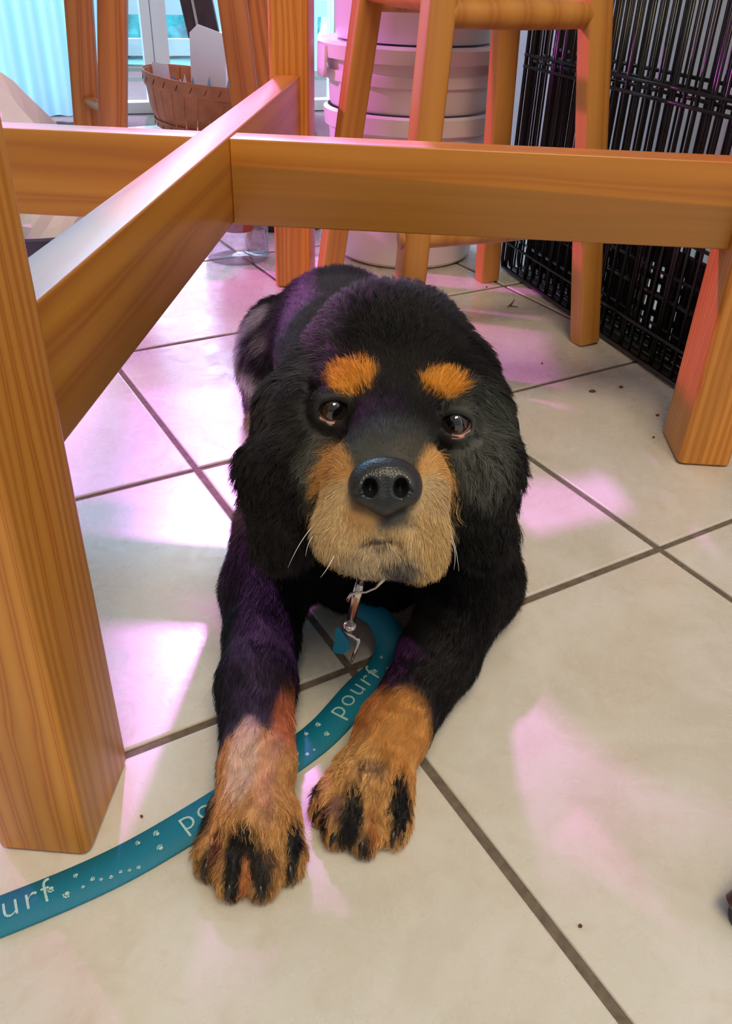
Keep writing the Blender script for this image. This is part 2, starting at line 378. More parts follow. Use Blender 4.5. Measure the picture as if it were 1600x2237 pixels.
# feet: A near left, C near right, D far right, B far left
st = stool('wooden_stool', 'light wooden bar stool with splayed square legs in front of the stacked tubs',
      [(0.042, 1.104), (0.331, 1.233), (0.207, 1.520), (-0.082, 1.391)], 0.101, (0.037, 0.031), math.radians(24), 0.66,
      [(0, 1, 0.437, 0.017), (0, 3, 0.452, 0.015), (1, 2, 0.47, 0.015), (2, 3, 0.44, 0.015), (0, 1, 0.180, 0.015), (2, 3, 0.21, 0.014)], 0.15, WOOD_STOOL)
st2 = stool('wooden_stool', 'reddish wooden stool with wide splayed legs beside the bushel basket',
      [(-0.575, 1.86), (-0.254, 1.875), (-0.233, 2.10), (-0.680, 2.06)], 0.108, (0.056, 0.030), math.radians(2), 0.66,
      [(0, 3, 0.205, 0.011), (1, 2, 0.43, 0.011), (2, 3, 0.50, 0.013), (0, 1, 0.53, 0.013)], 0.20, WOOD_TABLE)

# ------------------------------------------------------------ dark foot of a chair at the right edge
dc = empty('chair_leg', (0.2475, 0.2945, 0)); tag(dc, 'dark brown wooden chair leg tip at the lower right edge of the photo', 'chair')
member('leg', (0.0, 0.0, 0.006), (0.20, 0.02, 0.40), 0.034, 0.034, WOOD_DARK, dc, 0.6, ch=0.006)
MB().lathe([(0, 0), (0.012, 0), (0.013, 0.004), (0.011, 0.010), (0, 0.010)], 20).build('foot_cap', BLACK_PLASTIC, dc, smooth=True)

# ------------------------------------------------------------ wire crate
P0 = Vector((0.242, 1.590, 0)); P1 = Vector((0.458, 0.982, 0)); cdv = (P1 - P0).normalized(); cn = Vector((-cdv.y, cdv.x, 0))
if cn.x < 0: cn = -cn
Lc = (P1 - P0).length; Hc = 0.56
crate = empty('wire_crate', P0, math.atan2(cdv.y, cdv.x)); tag(crate, 'black wire dog crate standing against the grey wall', 'dog crate')
vw = {}
def wire_mesh(L, r, n=6):
    key = (round(L, 4), r)
    if key not in vw: vw[key] = MB().tube([(0, 0, 0), (0, 0, L)], r, n).mesh('wire', BLACK_WIRE, True)
    return vw[key]
def wire(parent, a, b, r):
    a, b = Vector(a), Vector(b); d = b - a
    o = bpy.data.objects.new('wire', wire_mesh(d.length, r)); o.location = a; o.rotation_euler = d.to_track_quat('Z', 'Y').to_euler(); return link(o, parent)
sgn = 1 if (Matrix.Rotation(-math.atan2(cdv.y, cdv.x), 3, 'Z') @ cn).y > 0 else -1
for k, (off, pitch, ph, rr, hz) in enumerate(((0.0, 0.0262, 0.004, 0.0025, (0.345, 0.362, 0.19, 0.055)), (0.016, 0.0262, 0.011, 0.0021, (0.352, 0.20, 0.10)),
        (0.034, 0.0270, 0.019, 0.0021, (0.36, 0.21, 0.125, 0.05)), (0.052, 0.0270, 0.008, 0.0024, (0.37, 0.19, 0.085)), (0.060, 0.0270, 0.0215, 0.0024, (0.355, 0.15)))):
    y = sgn * off
    pan = MB().tube([(0.005, y, 0.007), (Lc - .025, y, 0.007), (Lc - 0.006, y, 0.012), (Lc, y, 0.03), (Lc, y, Hc - .02), (Lc - .02, y, Hc), (0.02, y, Hc), (0, y, Hc - .02), (0, y, 0.02), (0.005, y, 0.007)], 0.0036, 8).build('wire_panel', BLACK_WIRE, crate, smooth=True)
    x = ph + 0.004
    while x < Lc - .004:
        wire(pan, (x, y + 0.003 * sgn, 0.008), (x, y + 0.003 * sgn, Hc), rr)
        if k in (0, 2) and int(x / pitch) % 3 == 0: wire(pan, (x + 0.0055, y + 0.003 * sgn, 0.008), (x + 0.0055, y + 0.003 * sgn, Hc), rr)
        x += pitch
    for z in hz: wire(pan, (0, y - 0.003 * sgn, z), (Lc, y - 0.003 * sgn, z), 0.0026)
# black floor pan slid upright between the panels, with a row of slots at the bottom
mb = MB(); y = sgn * 0.068
sx = 0.024
mb.box((Lc - .02, 0.004, 0.012), (Lc / 2, y, 0.014))
nx = int((Lc - .02) / sx)
for i in range(nx + 1): mb.box((0.013, 0.004, 0.10), (0.01 + i * sx, y, 0.07))
for z in (0.045, 0.07, 0.095): mb.box((Lc - .02, 0.004, 0.009), (Lc / 2, y, z))
mb.box((Lc - .02, 0.004, 0.03), (Lc / 2, y, 0.132))
mb.build('crate_pan', BLACK_PLASTIC, crate)
for zz, xx in ((0.265, Lc - 0.10), (0.25, Lc - 0.03)):
    MB().tube([(xx - .03, -sgn * .006, zz), (xx - .02, -sgn * .012, zz - .006), (xx + .01, -sgn * .012, zz - .008), (xx + .02, -sgn * .008, zz - .03)], 0.0028, 8).build('latch', BLACK_WIRE, crate, smooth=True)

# ------------------------------------------------------------ stacked round tubs
def tub(name, label, loc, prof, grp):
    root = empty(name, loc); tag(root, label, 'tub', 'white plastic tubs in one stack'); return root
BK = Vector((0.055, 1.690, 0))
t1 = tub('plastic_tub', 'large white round plastic tub at the bottom of the stack behind the stool', BK, None, None)
MB().lathe([(0, 0.003), (0.128, 0.003), (0.134, 0.009), (0.150, 0.232), (0.158, 0.236), (0.160, 0.262), (0.153, 0.266), (0.151, 0.246), (0.130, 0.02), (0, 0.015)], 72).build('tub_body', WHITE_PLASTIC, t1, smooth=True)
smooth_by_angle(t1.children[0], 40)
t2 = tub('plastic_tub', 'white round plastic tub with drop handle flaps nested in the middle of the stack', BK + Vector((0, 0, 0.268)), None, None)
b2 = MB().lathe([(0, 0.0), (0.147, 0.0), (0.149, 0.004), (0.151, 0.040), (0.157, 0.042), (0.158, 0.058), (0.153, 0.060), (0.156, 0.080), (0, 0.080)], 72).build('tub_body', WHITE_PLASTIC, t2, smooth=True); smooth_by_angle(b2, 40)
ld = MB().lathe([(0.150, 0.0755), (0.168, 0.077), (0.170, 0.098), (0.164, 0.103), (0.150, 0.101), (0, 0.100)], 72).build('lid', WHITE_PLASTIC, t2, smooth=True); smooth_by_angle(ld, 40)
for an in (-163, -28, 70):
    a = math.radians(an); da = 0.19
    prof = []
    mb = MB(); n = 8; vs = []
    for (r, z, sh) in ((0.1715, 0.095, 1.0), (0.1725, 0.06, 0.95), (0.1720, 0.045, 0.75)):
        for q in range(n + 1):
            aa = a + da * sh * (2 * q / n - 1); vs.append((r * math.cos(aa), r * math.sin(aa), z))
    for (r, z, sh) in ((0.1675, 0.095, 1.0), (0.1685, 0.06, 0.95), (0.168, 0.045, 0.75)):
        for q in range(n + 1):
            aa = a + da * sh * (2 * q / n - 1); vs.append((r * math.cos(aa), r * math.sin(aa), z))
    m = n + 1; fs = []
    for r in range(2):
        for q in range(n):
            fs.append((r * m + q, r * m + q + 1, (r + 1) * m + q + 1, (r + 1) * m + q)); k = 3 * m
            fs.append((k + r * m + q, k + (r + 1) * m + q, k + (r + 1) * m + q + 1, k + r * m + q + 1))
    for q in range(n): fs.append((2 * m + q, 2 * m + q + 1, 5 * m + q + 1, 5 * m + q)); 
    for r in range(2): fs.append((r * m, (r + 1) * m, (r + 4) * m, (r + 3) * m)); fs.append((r * m + n, (r + 3) * m + n, (r + 4) * m + n, (r + 1) * m + n))
    mb.add(vs, fs).build('handle_flap', WHITE_PLASTIC, t2, smooth=True)
t3 = tub('plastic_tub', 'translucent white tall tub standing on top of the tub stack', BK + Vector((0.0, 0, 0.372)), None, None)
o = MB().lathe([(0, 0.0), (0.135, 0.0), (0.139, 0.006), (0.152, 0.25), (0.158, 0.252), (0.158, 0.27), (0.15, 0.272), (0, 0.26)], 72).build('tub_body', WHITE_PLASTIC, t3, smooth=True); smooth_by_angle(o, 40)
for k in range(40):
    a = 2 * PI * k / 40
    if k % 2 == 0: MB().box((0.0022, 0.006, 0.10), ((0.1445) * math.cos(a), 0.1445 * math.sin(a), 0.13 + 0.02), Matrix.Rotation(a, 3, 'Z')).build('rib', WHITE_PLASTIC, t1)

# ------------------------------------------------------------ bushel basket with papers
BC = Vector((-0.575, 2.885, 0))
bk = empty('bushel_basket', BC); tag(bk, 'tan wooden bushel basket full of papers by the glazed door', 'basket')
TILT = Matrix.Rotation(math.radians(7), 3, 'Y')
def bp(r, a, z): return TILT @ Vector((r * math.cos(a), r * math.sin(a), z)) + Vector((0, 0, 0.012))
rt, rb, hb = 0.178, 0.128, 0.150
ns = 26
for k in range(ns):
    a0 = 2 * PI * k / ns + 0.012; a1 = 2 * PI * (k + 1) / ns - 0.012; vs = []
    for (z, r) in ((0.0, rb), (0.05, rb + .024), (hb, rt)):
        for a in (a0, (a0 + a1) / 2, a1):
            vs.append(bp(r + (0.0015 if k % 2 else 0), a, z)); 
        for a in (a0, (a0 + a1) / 2, a1):
            vs.append(bp(r - 0.003, a, z))
    fs = []
    for r in range(2):
        for q in range(2):
            fs.append((r * 6 + q, r * 6 + q + 1, r * 6 + 6 + q + 1, r * 6 + 6 + q)); fs.append((r * 6 + 3 + q, r * 6 + 9 + q, r * 6 + 9 + q + 1, r * 6 + 3 + q + 1))
        fs.append((r * 6, r * 6 + 6, r * 6 + 9, r * 6 + 3)); fs.append((r * 6 + 2, r * 6 + 5, r * 6 + 11, r * 6 + 8))
    fs += [(12, 13, 16, 15), (13, 14, 17, 16)]
    MB().add(vs, fs).build('stave', BASKET, bk)
for (z0, z1, r0, r1) in ((hb - .036, hb + .004, rt - .009, rt), (0.0, 0.022, rb + .001, rb + .012)):
    vs = []; n = 64
    for (dr, z, rr) in ((.0055, z0, r0), (.0055, z1, r1), (.002, z1, r1), (.002, z0, r0)):
        for k in range(n): vs.append(bp(rr + dr, 2 * PI * k / n, z))
    h = MB().add(vs, [(q * n + k, q * n + (k + 1) % n, ((q + 1) % 4) * n + (k + 1) % n, ((q + 1) % 4) * n + k) for q in range(4) for k in range(n)]).build('hoop', BASKET, bk, smooth=False)
    smooth_by_angle(h, 40)
    for k in range(ns):
        a = 2 * PI * (k + .5) / ns; zc = (z0 + z1) / 2; rr = (r0 + r1) / 2 + .0065
        MB().tube([bp(rr, a - .018, zc - .008), bp(rr, a + .018, zc + .009)], 0.0011, 5).build('staple', STAPLE, h)
MB().add([bp(rb, 2 * PI * k / 32, 0.004) for k in range(32)], [tuple(range(32))]).build('basket_bottom', BASKET, bk)
def sheet(name, label, cat, pts, th, mat, group=None, parent=None):
    """a stiff sheet from its outline, with thickness"""
    pts = [Vector(p) for p in pts]; n = len(pts); nr = (pts[1] - pts[0]).cross(pts[2] - pts[0]).normalized() * th / 2
    o = MB().add([p + nr for p in pts] + [p - nr for p in pts], [tuple(range(n)), tuple(reversed(range(n, 2 * n)))] + [(i, (i + 1) % n, n + (i + 1) % n, n + i) for i in range(n)]).build(name, mat, parent)
    if cat: tag(o, label, cat, group)
    return o
BLUEPAPER = plain('blue_paper', (0.22, 0.38, 0.62), 0.6, 0.3, 25)
sheet('envelope', 'tall white envelope standing upright in the bushel basket', 'envelope', [(-0.575, 2.80, 0.125), (-0.470, 2.775, 0.095), (-0.462, 2.795, 0.285), (-0.545, 2.815, 0.308), (-0.572, 2.82, 0.285)], 0.004, PAPER)
sheet('envelope', 'white envelope leaning behind the tall one in the basket', 'envelope', [(-0.52, 2.84, 0.12), (-0.435, 2.815, 0.09), (-0.440, 2.83, 0.245), (-0.525, 2.86, 0.26)], 0.004, PAPER)
sheet('card', 'small card with a blue round print at the basket left', 'card', [(-0.700, 2.86, 0.13), (-0.650, 2.85, 0.13), (-0.655, 2.86, 0.195), (-0.705, 2.87, 0.20)], 0.003, PAPER)
ORD = ['', 'second', 'third', 'fourth', 'fifth', 'middle one, sixth', 'seventh', 'eighth', 'ninth', 'tenth']
for q in range(11):
    x = -0.66 + q * 0.026; y = 2.755 + 0.02 * random.random() + 0.03 * abs(q - 5) / 5; z = 0.172 - 0.0040 * q
    sheet('paper_scrap', ('leftmost' if q == 0 else 'rightmost' if q == 10 else ORD[q] + ' from the left') + ' of the pointed paper scraps poking over the basket rim', 'paper', [(x, y, z - .04), (x + .025, y + .01, z - .04), (x + random.uniform(0, .03), y + .01, z + random.uniform(.012, .03))], 0.002, BLUEPAPER if q % 2 else PAPER, 'paper scraps in the bushel basket')

# ------------------------------------------------------------ white drawer tower, dark tote, green bottle
DR = empty('drawer_tower', (-0.415, 3.222, 0), math.radians(10)); tag(DR, 'white plastic drawer tower behind the bushel basket', 'drawers')
MB().box((0.30, 0.24, 0.235), (0, 0, 0.122), ch=0.008).build('cabinet', WHITE_PLASTIC, DR)
MB().box((0.31, 0.25, 0.014), (0, 0, 0.247), ch=0.004).build('top_panel', WHITE_PLASTIC, DR)
for z in (0.065, 0.175):
    d = MB().box((0.26, 0.014, 0.092), (0, -0.124, z), ch=0.006).build('drawer', WHITE_PLASTIC, DR)
    MB().box((0.09, 0.012, 0.014), (0, -0.137, z + .02), ch=0.004).build('drawer_handle', WHITE_PLASTIC, d)
DARKT = plain('dark_tote', (0.045, 0.022, 0.030), 0.6, 0.3, 30)
tt = MB().box((0.10, 0.05, 0.30), ch=0.01).build('tote_box', DARKT); tt.location = (-0.60, 3.06, 0.405); tt.rotation_euler = (0, math.radians(-10), 0.1)
tag(tt, 'dark brown upright box leaning on the white drawer tower', 'box')
rod = MB().tube([(-0.615, 3.005, 0.50), (-0.575, 2.99, 0.256)], 0.004, 8).build('thin_rod', plain('rod_grey', (0.45, 0.42, 0.38), 0.4)); tag(rod, 'thin grey rod leaning against the dark brown box', 'rod')
GREEN = plain('green_plastic', (0.01, 0.40, 0.22), 0.35)
gb = empty('green_bottle', (-0.470, 3.02, 0.255)); tag(gb, 'green plastic bottle on the white drawer tower', 'bottle')
MB().lathe([(0, 0), (0.024, 0), (0.026, 0.004), (0.026, 0.05), (0.012, 0.065), (0.012, 0.075), (0, 0.075)], 28).build('bottle_body', GREEN, gb, smooth=True)
MB().lathe([(0, 0), (0.014, 0), (0.014, 0.018), (0, 0.018)], 20).build('cap', WHITE_PLASTIC, gb, (0, 0, 0.074))
bb = MB().box((0.05, 0.05, 0.34), ch=0.012).build('dark_bag', BLACK_PLASTIC); bb.location = (-0.335, 3.08, 0.425); tag(bb, 'narrow black box on the right end of the drawer tower', 'box')

# ------------------------------------------------------------ bin with white bag, jar, small things on the floor
BINM = plain('bin_steel', (0.05, 0.06, 0.085), 0.3, 0.2)
bn = empty('round_bin', (-0.615, 1.555, 0)); tag(bn, 'dark blue-grey round bin behind the left table leg', 'bin')
o = MB().lathe([(0, 0.002), (0.115, 0.002), (0.120, 0.006), (0.135, 0.066), (0.139, 0.070), (0.135, 0.074), (0.130, 0.070), (0.116, 0.010), (0, 0.008)], 56).build('bin_body', BINM, bn, smooth=True)
smooth_by_angle(o, 50)
def crumpled(name, label, c, sx, sy, hz, tip, mat):
    mb = MB(); n = 22; rows = 9; rs = random.Random(3)
    for i in range(rows):
        f = i / (rows - 1)
        for k in range(n):
            a = 2 * PI * k / n; w = 1 + 0.10 * math.sin(3 * a + 4 * f) + 0.06 * rs.uniform(-1, 1)
            zt = hz * f * (1 + tip * -math.cos(a) * f)
            mb.v.append((c[0] + sx * w * math.cos(a) * (1 - 0.25 * f), c[1] + sy * w * math.sin(a) * (1 - 0.55 * f), c[2] + zt))
    mb.f = [(i * n + k, i * n + (k + 1) % n, (i + 1) * n + (k + 1) % n, (i + 1) * n + k) for i in range(rows - 1) for k in range(n)] + [tuple(reversed(range(n)))]
    o = mb.build(name, mat); tag(o, label, 'bag'); return o
crumpled('paper_bag', 'white paper bag standing up in the dark round bin', (-0.600, 1.575, 0.012), 0.088, 0.080, 0.235, 0.30, PAPER)
jr = empty('clear_jar', (-0.265, 1.600, 0)); tag(jr, 'clear plastic jar with dark contents on the floor behind the stretchers', 'jar')
MB().lathe([(0, 0.002), (0.055, 0.002), (0.060, 0.008), (0.062, 0.12), (0.050, 0.15), (0.050, 0.17)], 44).build('jar_wall', JAR_M, jr, smooth=True)
o = MB().lathe([(0, 0.0), (0.030, 0.0), (0.040, 0.02), (0.038, 0.07), (0.02, 0.085), (0, 0.09)], 22).build('contents', plain('rusty_contents', (0.22, 0.06, 0.04), 0.6, 0.6, 60), jr, (0.004, 0, 0.055), smooth=True)
MB().lathe([(0, 0), (0.053, 0), (0.053, 0.018), (0, 0.018)], 40).build('lid', WHITE_PLASTIC, jr, (0, 0, 0.170))
bs = MB().box((0.055, 0.045, 0.165), ch=0.008).build('blue_carton', plain('blue_card', (0.03, 0.04, 0.22), 0.5, 0.3)); bs.location = (-0.146, 1.83, 0.084); tag(bs, 'dark blue carton standing behind the far table leg', 'carton')
bs = MB().box((0.06, 0.05, 0.05), ch=0.014).build('black_case', BLACK_PLASTIC); bs.location = (-0.213, 1.80, 0.0255); tag(bs, 'small black case on the floor left of the far table leg', 'case')

# crumbs of dry leaf on the tiles
CRUMB = plain('dry_leaf', (0.16, 0.05, 0.03), 0.8, 0.4, 90)
CRUMBS = [(0.3064, 1.0555, 0.0055, 'larger brown leaf crumb on the tile left of the crate'), (0.3503, 1.0724, 0.0045, 'reddish leaf crumb nearest the crate corner'),
          (0.1410, 0.2866, 0.0016, 'tiny dark crumb alone on the front tile'), (0.3569, 0.9267, 0.0018, 'tiny crumb beside the right table leg'), (0.2507, 1.1452, 0.0022, 'tiny dark crumb on the shaded tile right of the dog'),
          (0.3788, 0.9883, 0.003, 'small crumb between crate and right table leg'), (0.2033, 1.4790, 0.002, 'tiny crumb below the red stool leg'), (-0.1452, 0.3528, 0.0012, 'tiny dark crumb on the pink tile above the leash')]
for (x, y, s, lab) in CRUMBS:
    k = 7; ang = random.random() * 6
    top = [(x + s * math.cos(ang + 2 * PI * i / k) * random.uniform(.5, 1.1), y + .55 * s * math.sin(ang + 2 * PI * i / k), 0.0016 + random.uniform(0, .0012)) for i in range(k)]
    o = MB().add(top + [(a, b, 0.0003) for a, b, c in top], [tuple(range(k)), tuple(reversed(range(k, 2 * k)))] + [(i, (i + 1) % k, k + (i + 1) % k, k + i) for i in range(k)]).build('leaf_crumb', CRUMB)
    tag(o, lab, 'leaf crumb', 'leaf crumbs on the tiles')
tw = MB().tube([(0.2282, 1.3773, 0.0014), (0.2374, 1.3952, 0.0017), (0.2444, 1.4132, 0.0021), (0.2335, 1.3823, 0.0014), (0.2467, 1.3814, 0.0014)], 0.0008, 5).build('twig', CRUMB); tag(tw, 'small forked dark twig on the magenta-lit tile by the crate', 'twig')

# ============================================================ the dog
HX = np.array(CAM_R[0]); HY = np.array(CAM_R[1]); HZ = -np.array(CAM_R[2])      # the head looks up along HZ
HF = np.stack([HX, HY, HZ])                                                      # world -> head axes
O0 = np.array((-0.215, 0.262, -0.006)); O1 = np.array((0.175, 1.165, 0.345)); VX = 0.0024
GN = np.ceil((O1 - O0) / VX).astype(int)
F = np.full(GN, 0.08, np.float32)
GX = [O0[i] + VX * np.arange(GN[i]) for i in range(3)]
def region(lo, hi, m):
    sl = []
    for i in range(3):
        a = int(max(0, math.floor((lo[i] - m - O0[i]) / VX))); b = int(min(GN[i], math.ceil((hi[i] + m - O0[i]) / VX) + 1)); sl.append(slice(a, max(a, b)))
    X, Y, Z = np.meshgrid(*[GX[i][sl[i]].astype(np.float32) for i in range(3)], indexing='ij')
    return tuple(sl), X, Y, Z
def smin(a, b, k):
    h = np.clip(0.5 + 0.5 * (b - a) / k, 0, 1); return b + (a - b) * h - k * h * (1 - h)
def comb(sl, d, k, cut=False):
    if cut: F[sl] = -smin(-F[sl], d, k)
    else: F[sl] = smin(F[sl], d, k)
def cap(a, ra, b, rb, k=0.02, cut=False):
    a = np.array(a, float); b = np.array(b, float); r = max(ra, rb)
    sl, X, Y, Z = region(np.minimum(a, b) - r, np.maximum(a, b) + r, k + 0.03)
    ab = b - a; L2 = float(ab @ ab) + 1e-12
    t = np.clip(((X - a[0]) * ab[0] + (Y - a[1]) * ab[1] + (Z - a[2]) * ab[2]) / L2, 0, 1)
    d = np.sqrt((X - a[0] - t * ab[0]) ** 2 + (Y - a[1] - t * ab[1]) ** 2 + (Z - a[2] - t * ab[2]) ** 2) - (ra + (rb - ra) * t)
    comb(sl, d, k, cut)
def ell(c, r, k=0.02, R=None, cut=False):
    c = np.array(c, float); r = np.array(r, float); m = r.max()
    sl, X, Y, Z = region(c - m, c + m, k + 0.03)
    P = np.stack([X - c[0], Y - c[1], Z - c[2]], 0)
    if R is not None: P = np.tensordot(np.asarray(R, np.float32), P, 1)
    k0 = np.sqrt((P[0] / r[0]) ** 2 + (P[1] / r[1]) ** 2 + (P[2] / r[2]) ** 2)
    k1 = np.sqrt((P[0] / r[0] ** 2) ** 2 + (P[1] / r[1] ** 2) ** 2 + (P[2] / r[2] ** 2) ** 2) + 1e-6
    comb(sl, k0 * (k0 - 1) / k1, k, cut)

def surface_nets(F, o, h):
    s = F < 0
    nx, ny, nz = F.shape
    cnt = np.zeros((nx - 1, ny - 1, nz - 1), np.int8)
    for dx in (0, 1):
        for dy in (0, 1):
            for dz in (0, 1): cnt += s[dx:nx - 1 + dx, dy:ny - 1 + dy, dz:nz - 1 + dz]
    act = (cnt > 0) & (cnt < 8)
    I = np.argwhere(act); n = len(I)
    idx = np.full(act.shape, -1, np.int32); idx[act] = np.arange(n)
    acc = np.zeros((n, 3)); num = np.zeros(n)
    cor = [(a, b, c) for a in (0, 1) for b in (0, 1) for c in (0, 1)]
    for i, p in enumerate(cor):
        for q in cor[i + 1:]:
            if sum(abs(p[j] - q[j]) for j in range(3)) != 1: continue
            fa = F[I[:, 0] + p[0], I[:, 1] + p[1], I[:, 2] + p[2]]; fb = F[I[:, 0] + q[0], I[:, 1] + q[1], I[:, 2] + q[2]]
            m = (fa < 0) != (fb < 0); t = np.where(m, fa / np.where(m, fa - fb, 1), 0)
            for j in range(3): acc[:, j] += np.where(m, p[j] + t * (q[j] - p[j]), 0)
            num += m
    V = o + h * (I + acc / num[:, None])
    quads = []
    for ax in range(3):
        b, c = (ax + 1) % 3, (ax + 2) % 3
        sl0 = [slice(None)] * 3; sl1 = [slice(None)] * 3
        sl0[ax] = slice(0, -1); sl1[ax] = slice(1, None)
        ed = s[tuple(sl0)] != s[tuple(sl1)]
        E = np.argwhere(ed); E = E[(E[:, b] > 0) & (E[:, c] > 0) & (E[:, b] < F.shape[b] - 1) & (E[:, c] < F.shape[c] - 1)]
        ins = s[tuple(sl0)][E[:, 0], E[:, 1], E[:, 2]]
        def at(db, dc):
            J = E.copy(); J[:, b] += db; J[:, c] += dc; return idx[J[:, 0], J[:, 1], J[:, 2]]
        q = np.stack([at(-1, -1), at(0, -1), at(0, 0), at(-1, 0)], 1)
        q[~ins] = q[~ins][:, ::-1]; quads.append(q)
    return V, np.concatenate(quads)
def np_mesh(name, V, Q, mat):
    me = bpy.data.meshes.new(name); me.vertices.add(len(V)); me.vertices.foreach_set('co', V.astype(np.float32).ravel())
    me.loops.add(Q.size); me.loops.foreach_set('vertex_index', Q.ravel().astype(np.int32))
    me.polygons.add(len(Q)); me.polygons.foreach_set('loop_start', (np.arange(len(Q)) * Q.shape[1]).astype(np.int32))
    me.polygons.foreach_set('use_smooth', np.ones(len(Q), bool))
    me.update(calc_edges=True); me.validate(); me.materials.append(mat); return me

# ---- trunk
cap((-0.002, 0.665, 0.125), 0.078, (-0.040, 0.97, 0.105), 0.080, 0.03)
ell((-0.005, 0.66, 0.105), (0.088, 0.095, 0.095), 0.04)
cap((0.004, 0.60, 0.075), 0.050, (0.0, 0.72, 0.07), 0.066, 0.04)
cap((-0.045, 1.05, 0.11), 0.022, (-0.055, 1.12, 0.115), 0.013, 0.02)                       # docked tail
cap((0.0156, 0.5537, 0.2418), 0.052, (-0.003, 0.665, 0.125), 0.076, 0.03)                           # neck
cap((0.0144, 0.5059, 0.1704), 0.050, (0.003, 0.63, 0.10), 0.070, 0.03)                             # throat
ell((0.000, 0.603, 0.056), (0.072, 0.055, 0.058), 0.03)
# ---- haunches and hind feet
ell((-0.118, 0.985, 0.068), (0.046, 0.088, 0.066), 0.025); ell((0.048, 1.0, 0.068), (0.046, 0.088, 0.066), 0.025)
cap((-0.142, 1.02, 0.022), 0.018, (-0.132, 0.905, 0.017), 0.015, 0.015); ell((-0.130, 0.895, 0.016), (0.017, 0.026, 0.015), 0.01)
cap((0.080, 1.02, 0.022), 0.018, (0.080, 0.905, 0.017), 0.015, 0.015)
# ---- fore legs
cap((-0.064, 0.640, 0.105), 0.042, (-0.084, 0.555, 0.042), 0.032, 0.025)
cap((-0.084, 0.555, 0.038), 0.031, (-0.077, 0.45, 0.035), 0.027, 0.02)
cap((-0.078, 0.45, 0.035), 0.027, (-0.068, 0.378, 0.031), 0.023, 0.012)
cap((-0.068, 0.378, 0.030), 0.024, (-0.065, 0.335, 0.024), 0.025, 0.012)
cap((0.074, 0.645, 0.105), 0.044, (0.096, 0.570, 0.046), 0.036, 0.025)
cap((0.096, 0.570, 0.042), 0.035, (0.062, 0.485, 0.036), 0.029, 0.02)
cap((0.062, 0.485, 0.036), 0.029, (0.026, 0.412, 0.031), 0.024, 0.012)
cap((0.026, 0.412, 0.030), 0.025, (0.010, 0.372, 0.024), 0.025, 0.012)
def paw(c, ang, s=1.0):
    c = np.array(c, float); ca, sa = math.cos(ang), math.sin(ang)
    toes = []
    for (lx, ly, r) in ((-0.0235, -0.002, 0.0098), (-0.0085, -0.014, 0.0112), (0.0085, -0.014, 0.0112), (0.0235, -0.002, 0.0098)):
        q = c + s * np.array((ca * lx - sa * ly, sa * lx + ca * ly, 0)); b = c + s * np.array((ca * lx * .75 - sa * (ly + .028), sa * lx * .75 + ca * (ly + .028), 0.011))
        cap(b, 0.0105 * s, (q[0], q[1], r * 1.25 + 0.004), r * s * 1.08, 0.0055); cap((q[0], q[1], r * 1.25 + .004), r * s * 1.08, (q[0] + (q[0]-b[0])*.25, q[1] + (q[1]-b[1])*.25, r * .9 + .003), r * s * .95, 0.004)
        toes.append((q, r * s, (q - b)))
    return toes
TOES = paw((-0.0655, 0.322, 0.012), math.radians(0)) + paw((0.0050, 0.3565, 0.012), math.radians(-18))
# ---- ears (hang beside the head, thin across)
for (a, ra, b, rb) in (((-0.0388, 0.5396, 0.2530), .017, (-0.0515, 0.5071, 0.2368), .020), ((-0.0515, 0.5071, 0.2368), .020, (-0.0583, 0.4759, 0.2082), .021), ((-0.0583, 0.4759, 0.2082), .021, (-0.0548, 0.4523, 0.1765), .016),
                       ((0.0682, 0.5417, 0.2562), .016, (0.0745, 0.5114, 0.2397), .017), ((0.0745, 0.5114, 0.2397), .017, (0.0771, 0.4803, 0.2113), .018), ((0.0771, 0.4803, 0.2113), .018, (0.0799, 0.4558, 0.1800), .015)):
    cap(a, ra, b, rb, 0.012)
# ---- skull, brow, cheeks, muzzle
ell((0.0142, 0.5384, 0.2549), (0.056, 0.052, 0.052), 0.02, HF)
ell((0.0083, 0.5525, 0.2579), (0.042, 0.036, 0.040), 0.02, HF)
ell((-0.0118, 0.4912, 0.2634), (0.022, 0.013, 0.015), 0.014, HF); ell((0.0464, 0.4882, 0.2626), (0.022, 0.013, 0.015), 0.014, HF)
cap((-0.0279, 0.4919, 0.2214), .029, (-0.0189, 0.4691, 0.1998), .021, 0.02); cap((0.0637, 0.4904, 0.2190), .028, (0.0526, 0.4688, 0.1994), .020, 0.02)
cap((0.0156, 0.4896, 0.2449), .027, (0.0113, 0.4290, 0.2406), .0255, 0.022)
cap((-0.0056, 0.4224, 0.2343), .0205, (-0.0093, 0.4024, 0.2099), .0190, 0.012)
cap((0.0282, 0.4215, 0.2331), .0205, (0.0276, 0.4001, 0.2065), .0192, 0.012)
cap((-0.0099, 0.4033, 0.2076), .018, (-0.0062, 0.4028, 0.2014), .0150, 0.010); cap((0.0290, 0.4033, 0.2076), .018, (0.0330, 0.3978, 0.1977), .0145, 0.008)
ell((0.0112, 0.4062, 0.2245), (0.020, 0.020, 0.016), 0.010, HF)
ell((0.0085, 0.3993, 0.1962), (0.020, 0.012, 0.016), 0.008, HF)
# lip seam: from under the nose, parting to both flews
cap((0.0103, 0.3906, 0.2317), .0022, (0.0088, 0.3847, 0.2194), .0022, 0.003, True)
cap((0.0089, 0.3857, 0.2173), .0026, (-0.0004, 0.3848, 0.2124), .0024, 0.003, True); cap((-0.0004, 0.3848, 0.2124), .0022, (-0.0069, 0.3831, 0.2026), .002, 0.003, True)
cap((0.0089, 0.3857, 0.2173), .0026, (0.0190, 0.3852, 0.2130), .0024, 0.003, True); cap((0.0190, 0.3852, 0.2130), .0022, (0.0262, 0.3823, 0.2014), .002, 0.003, True)
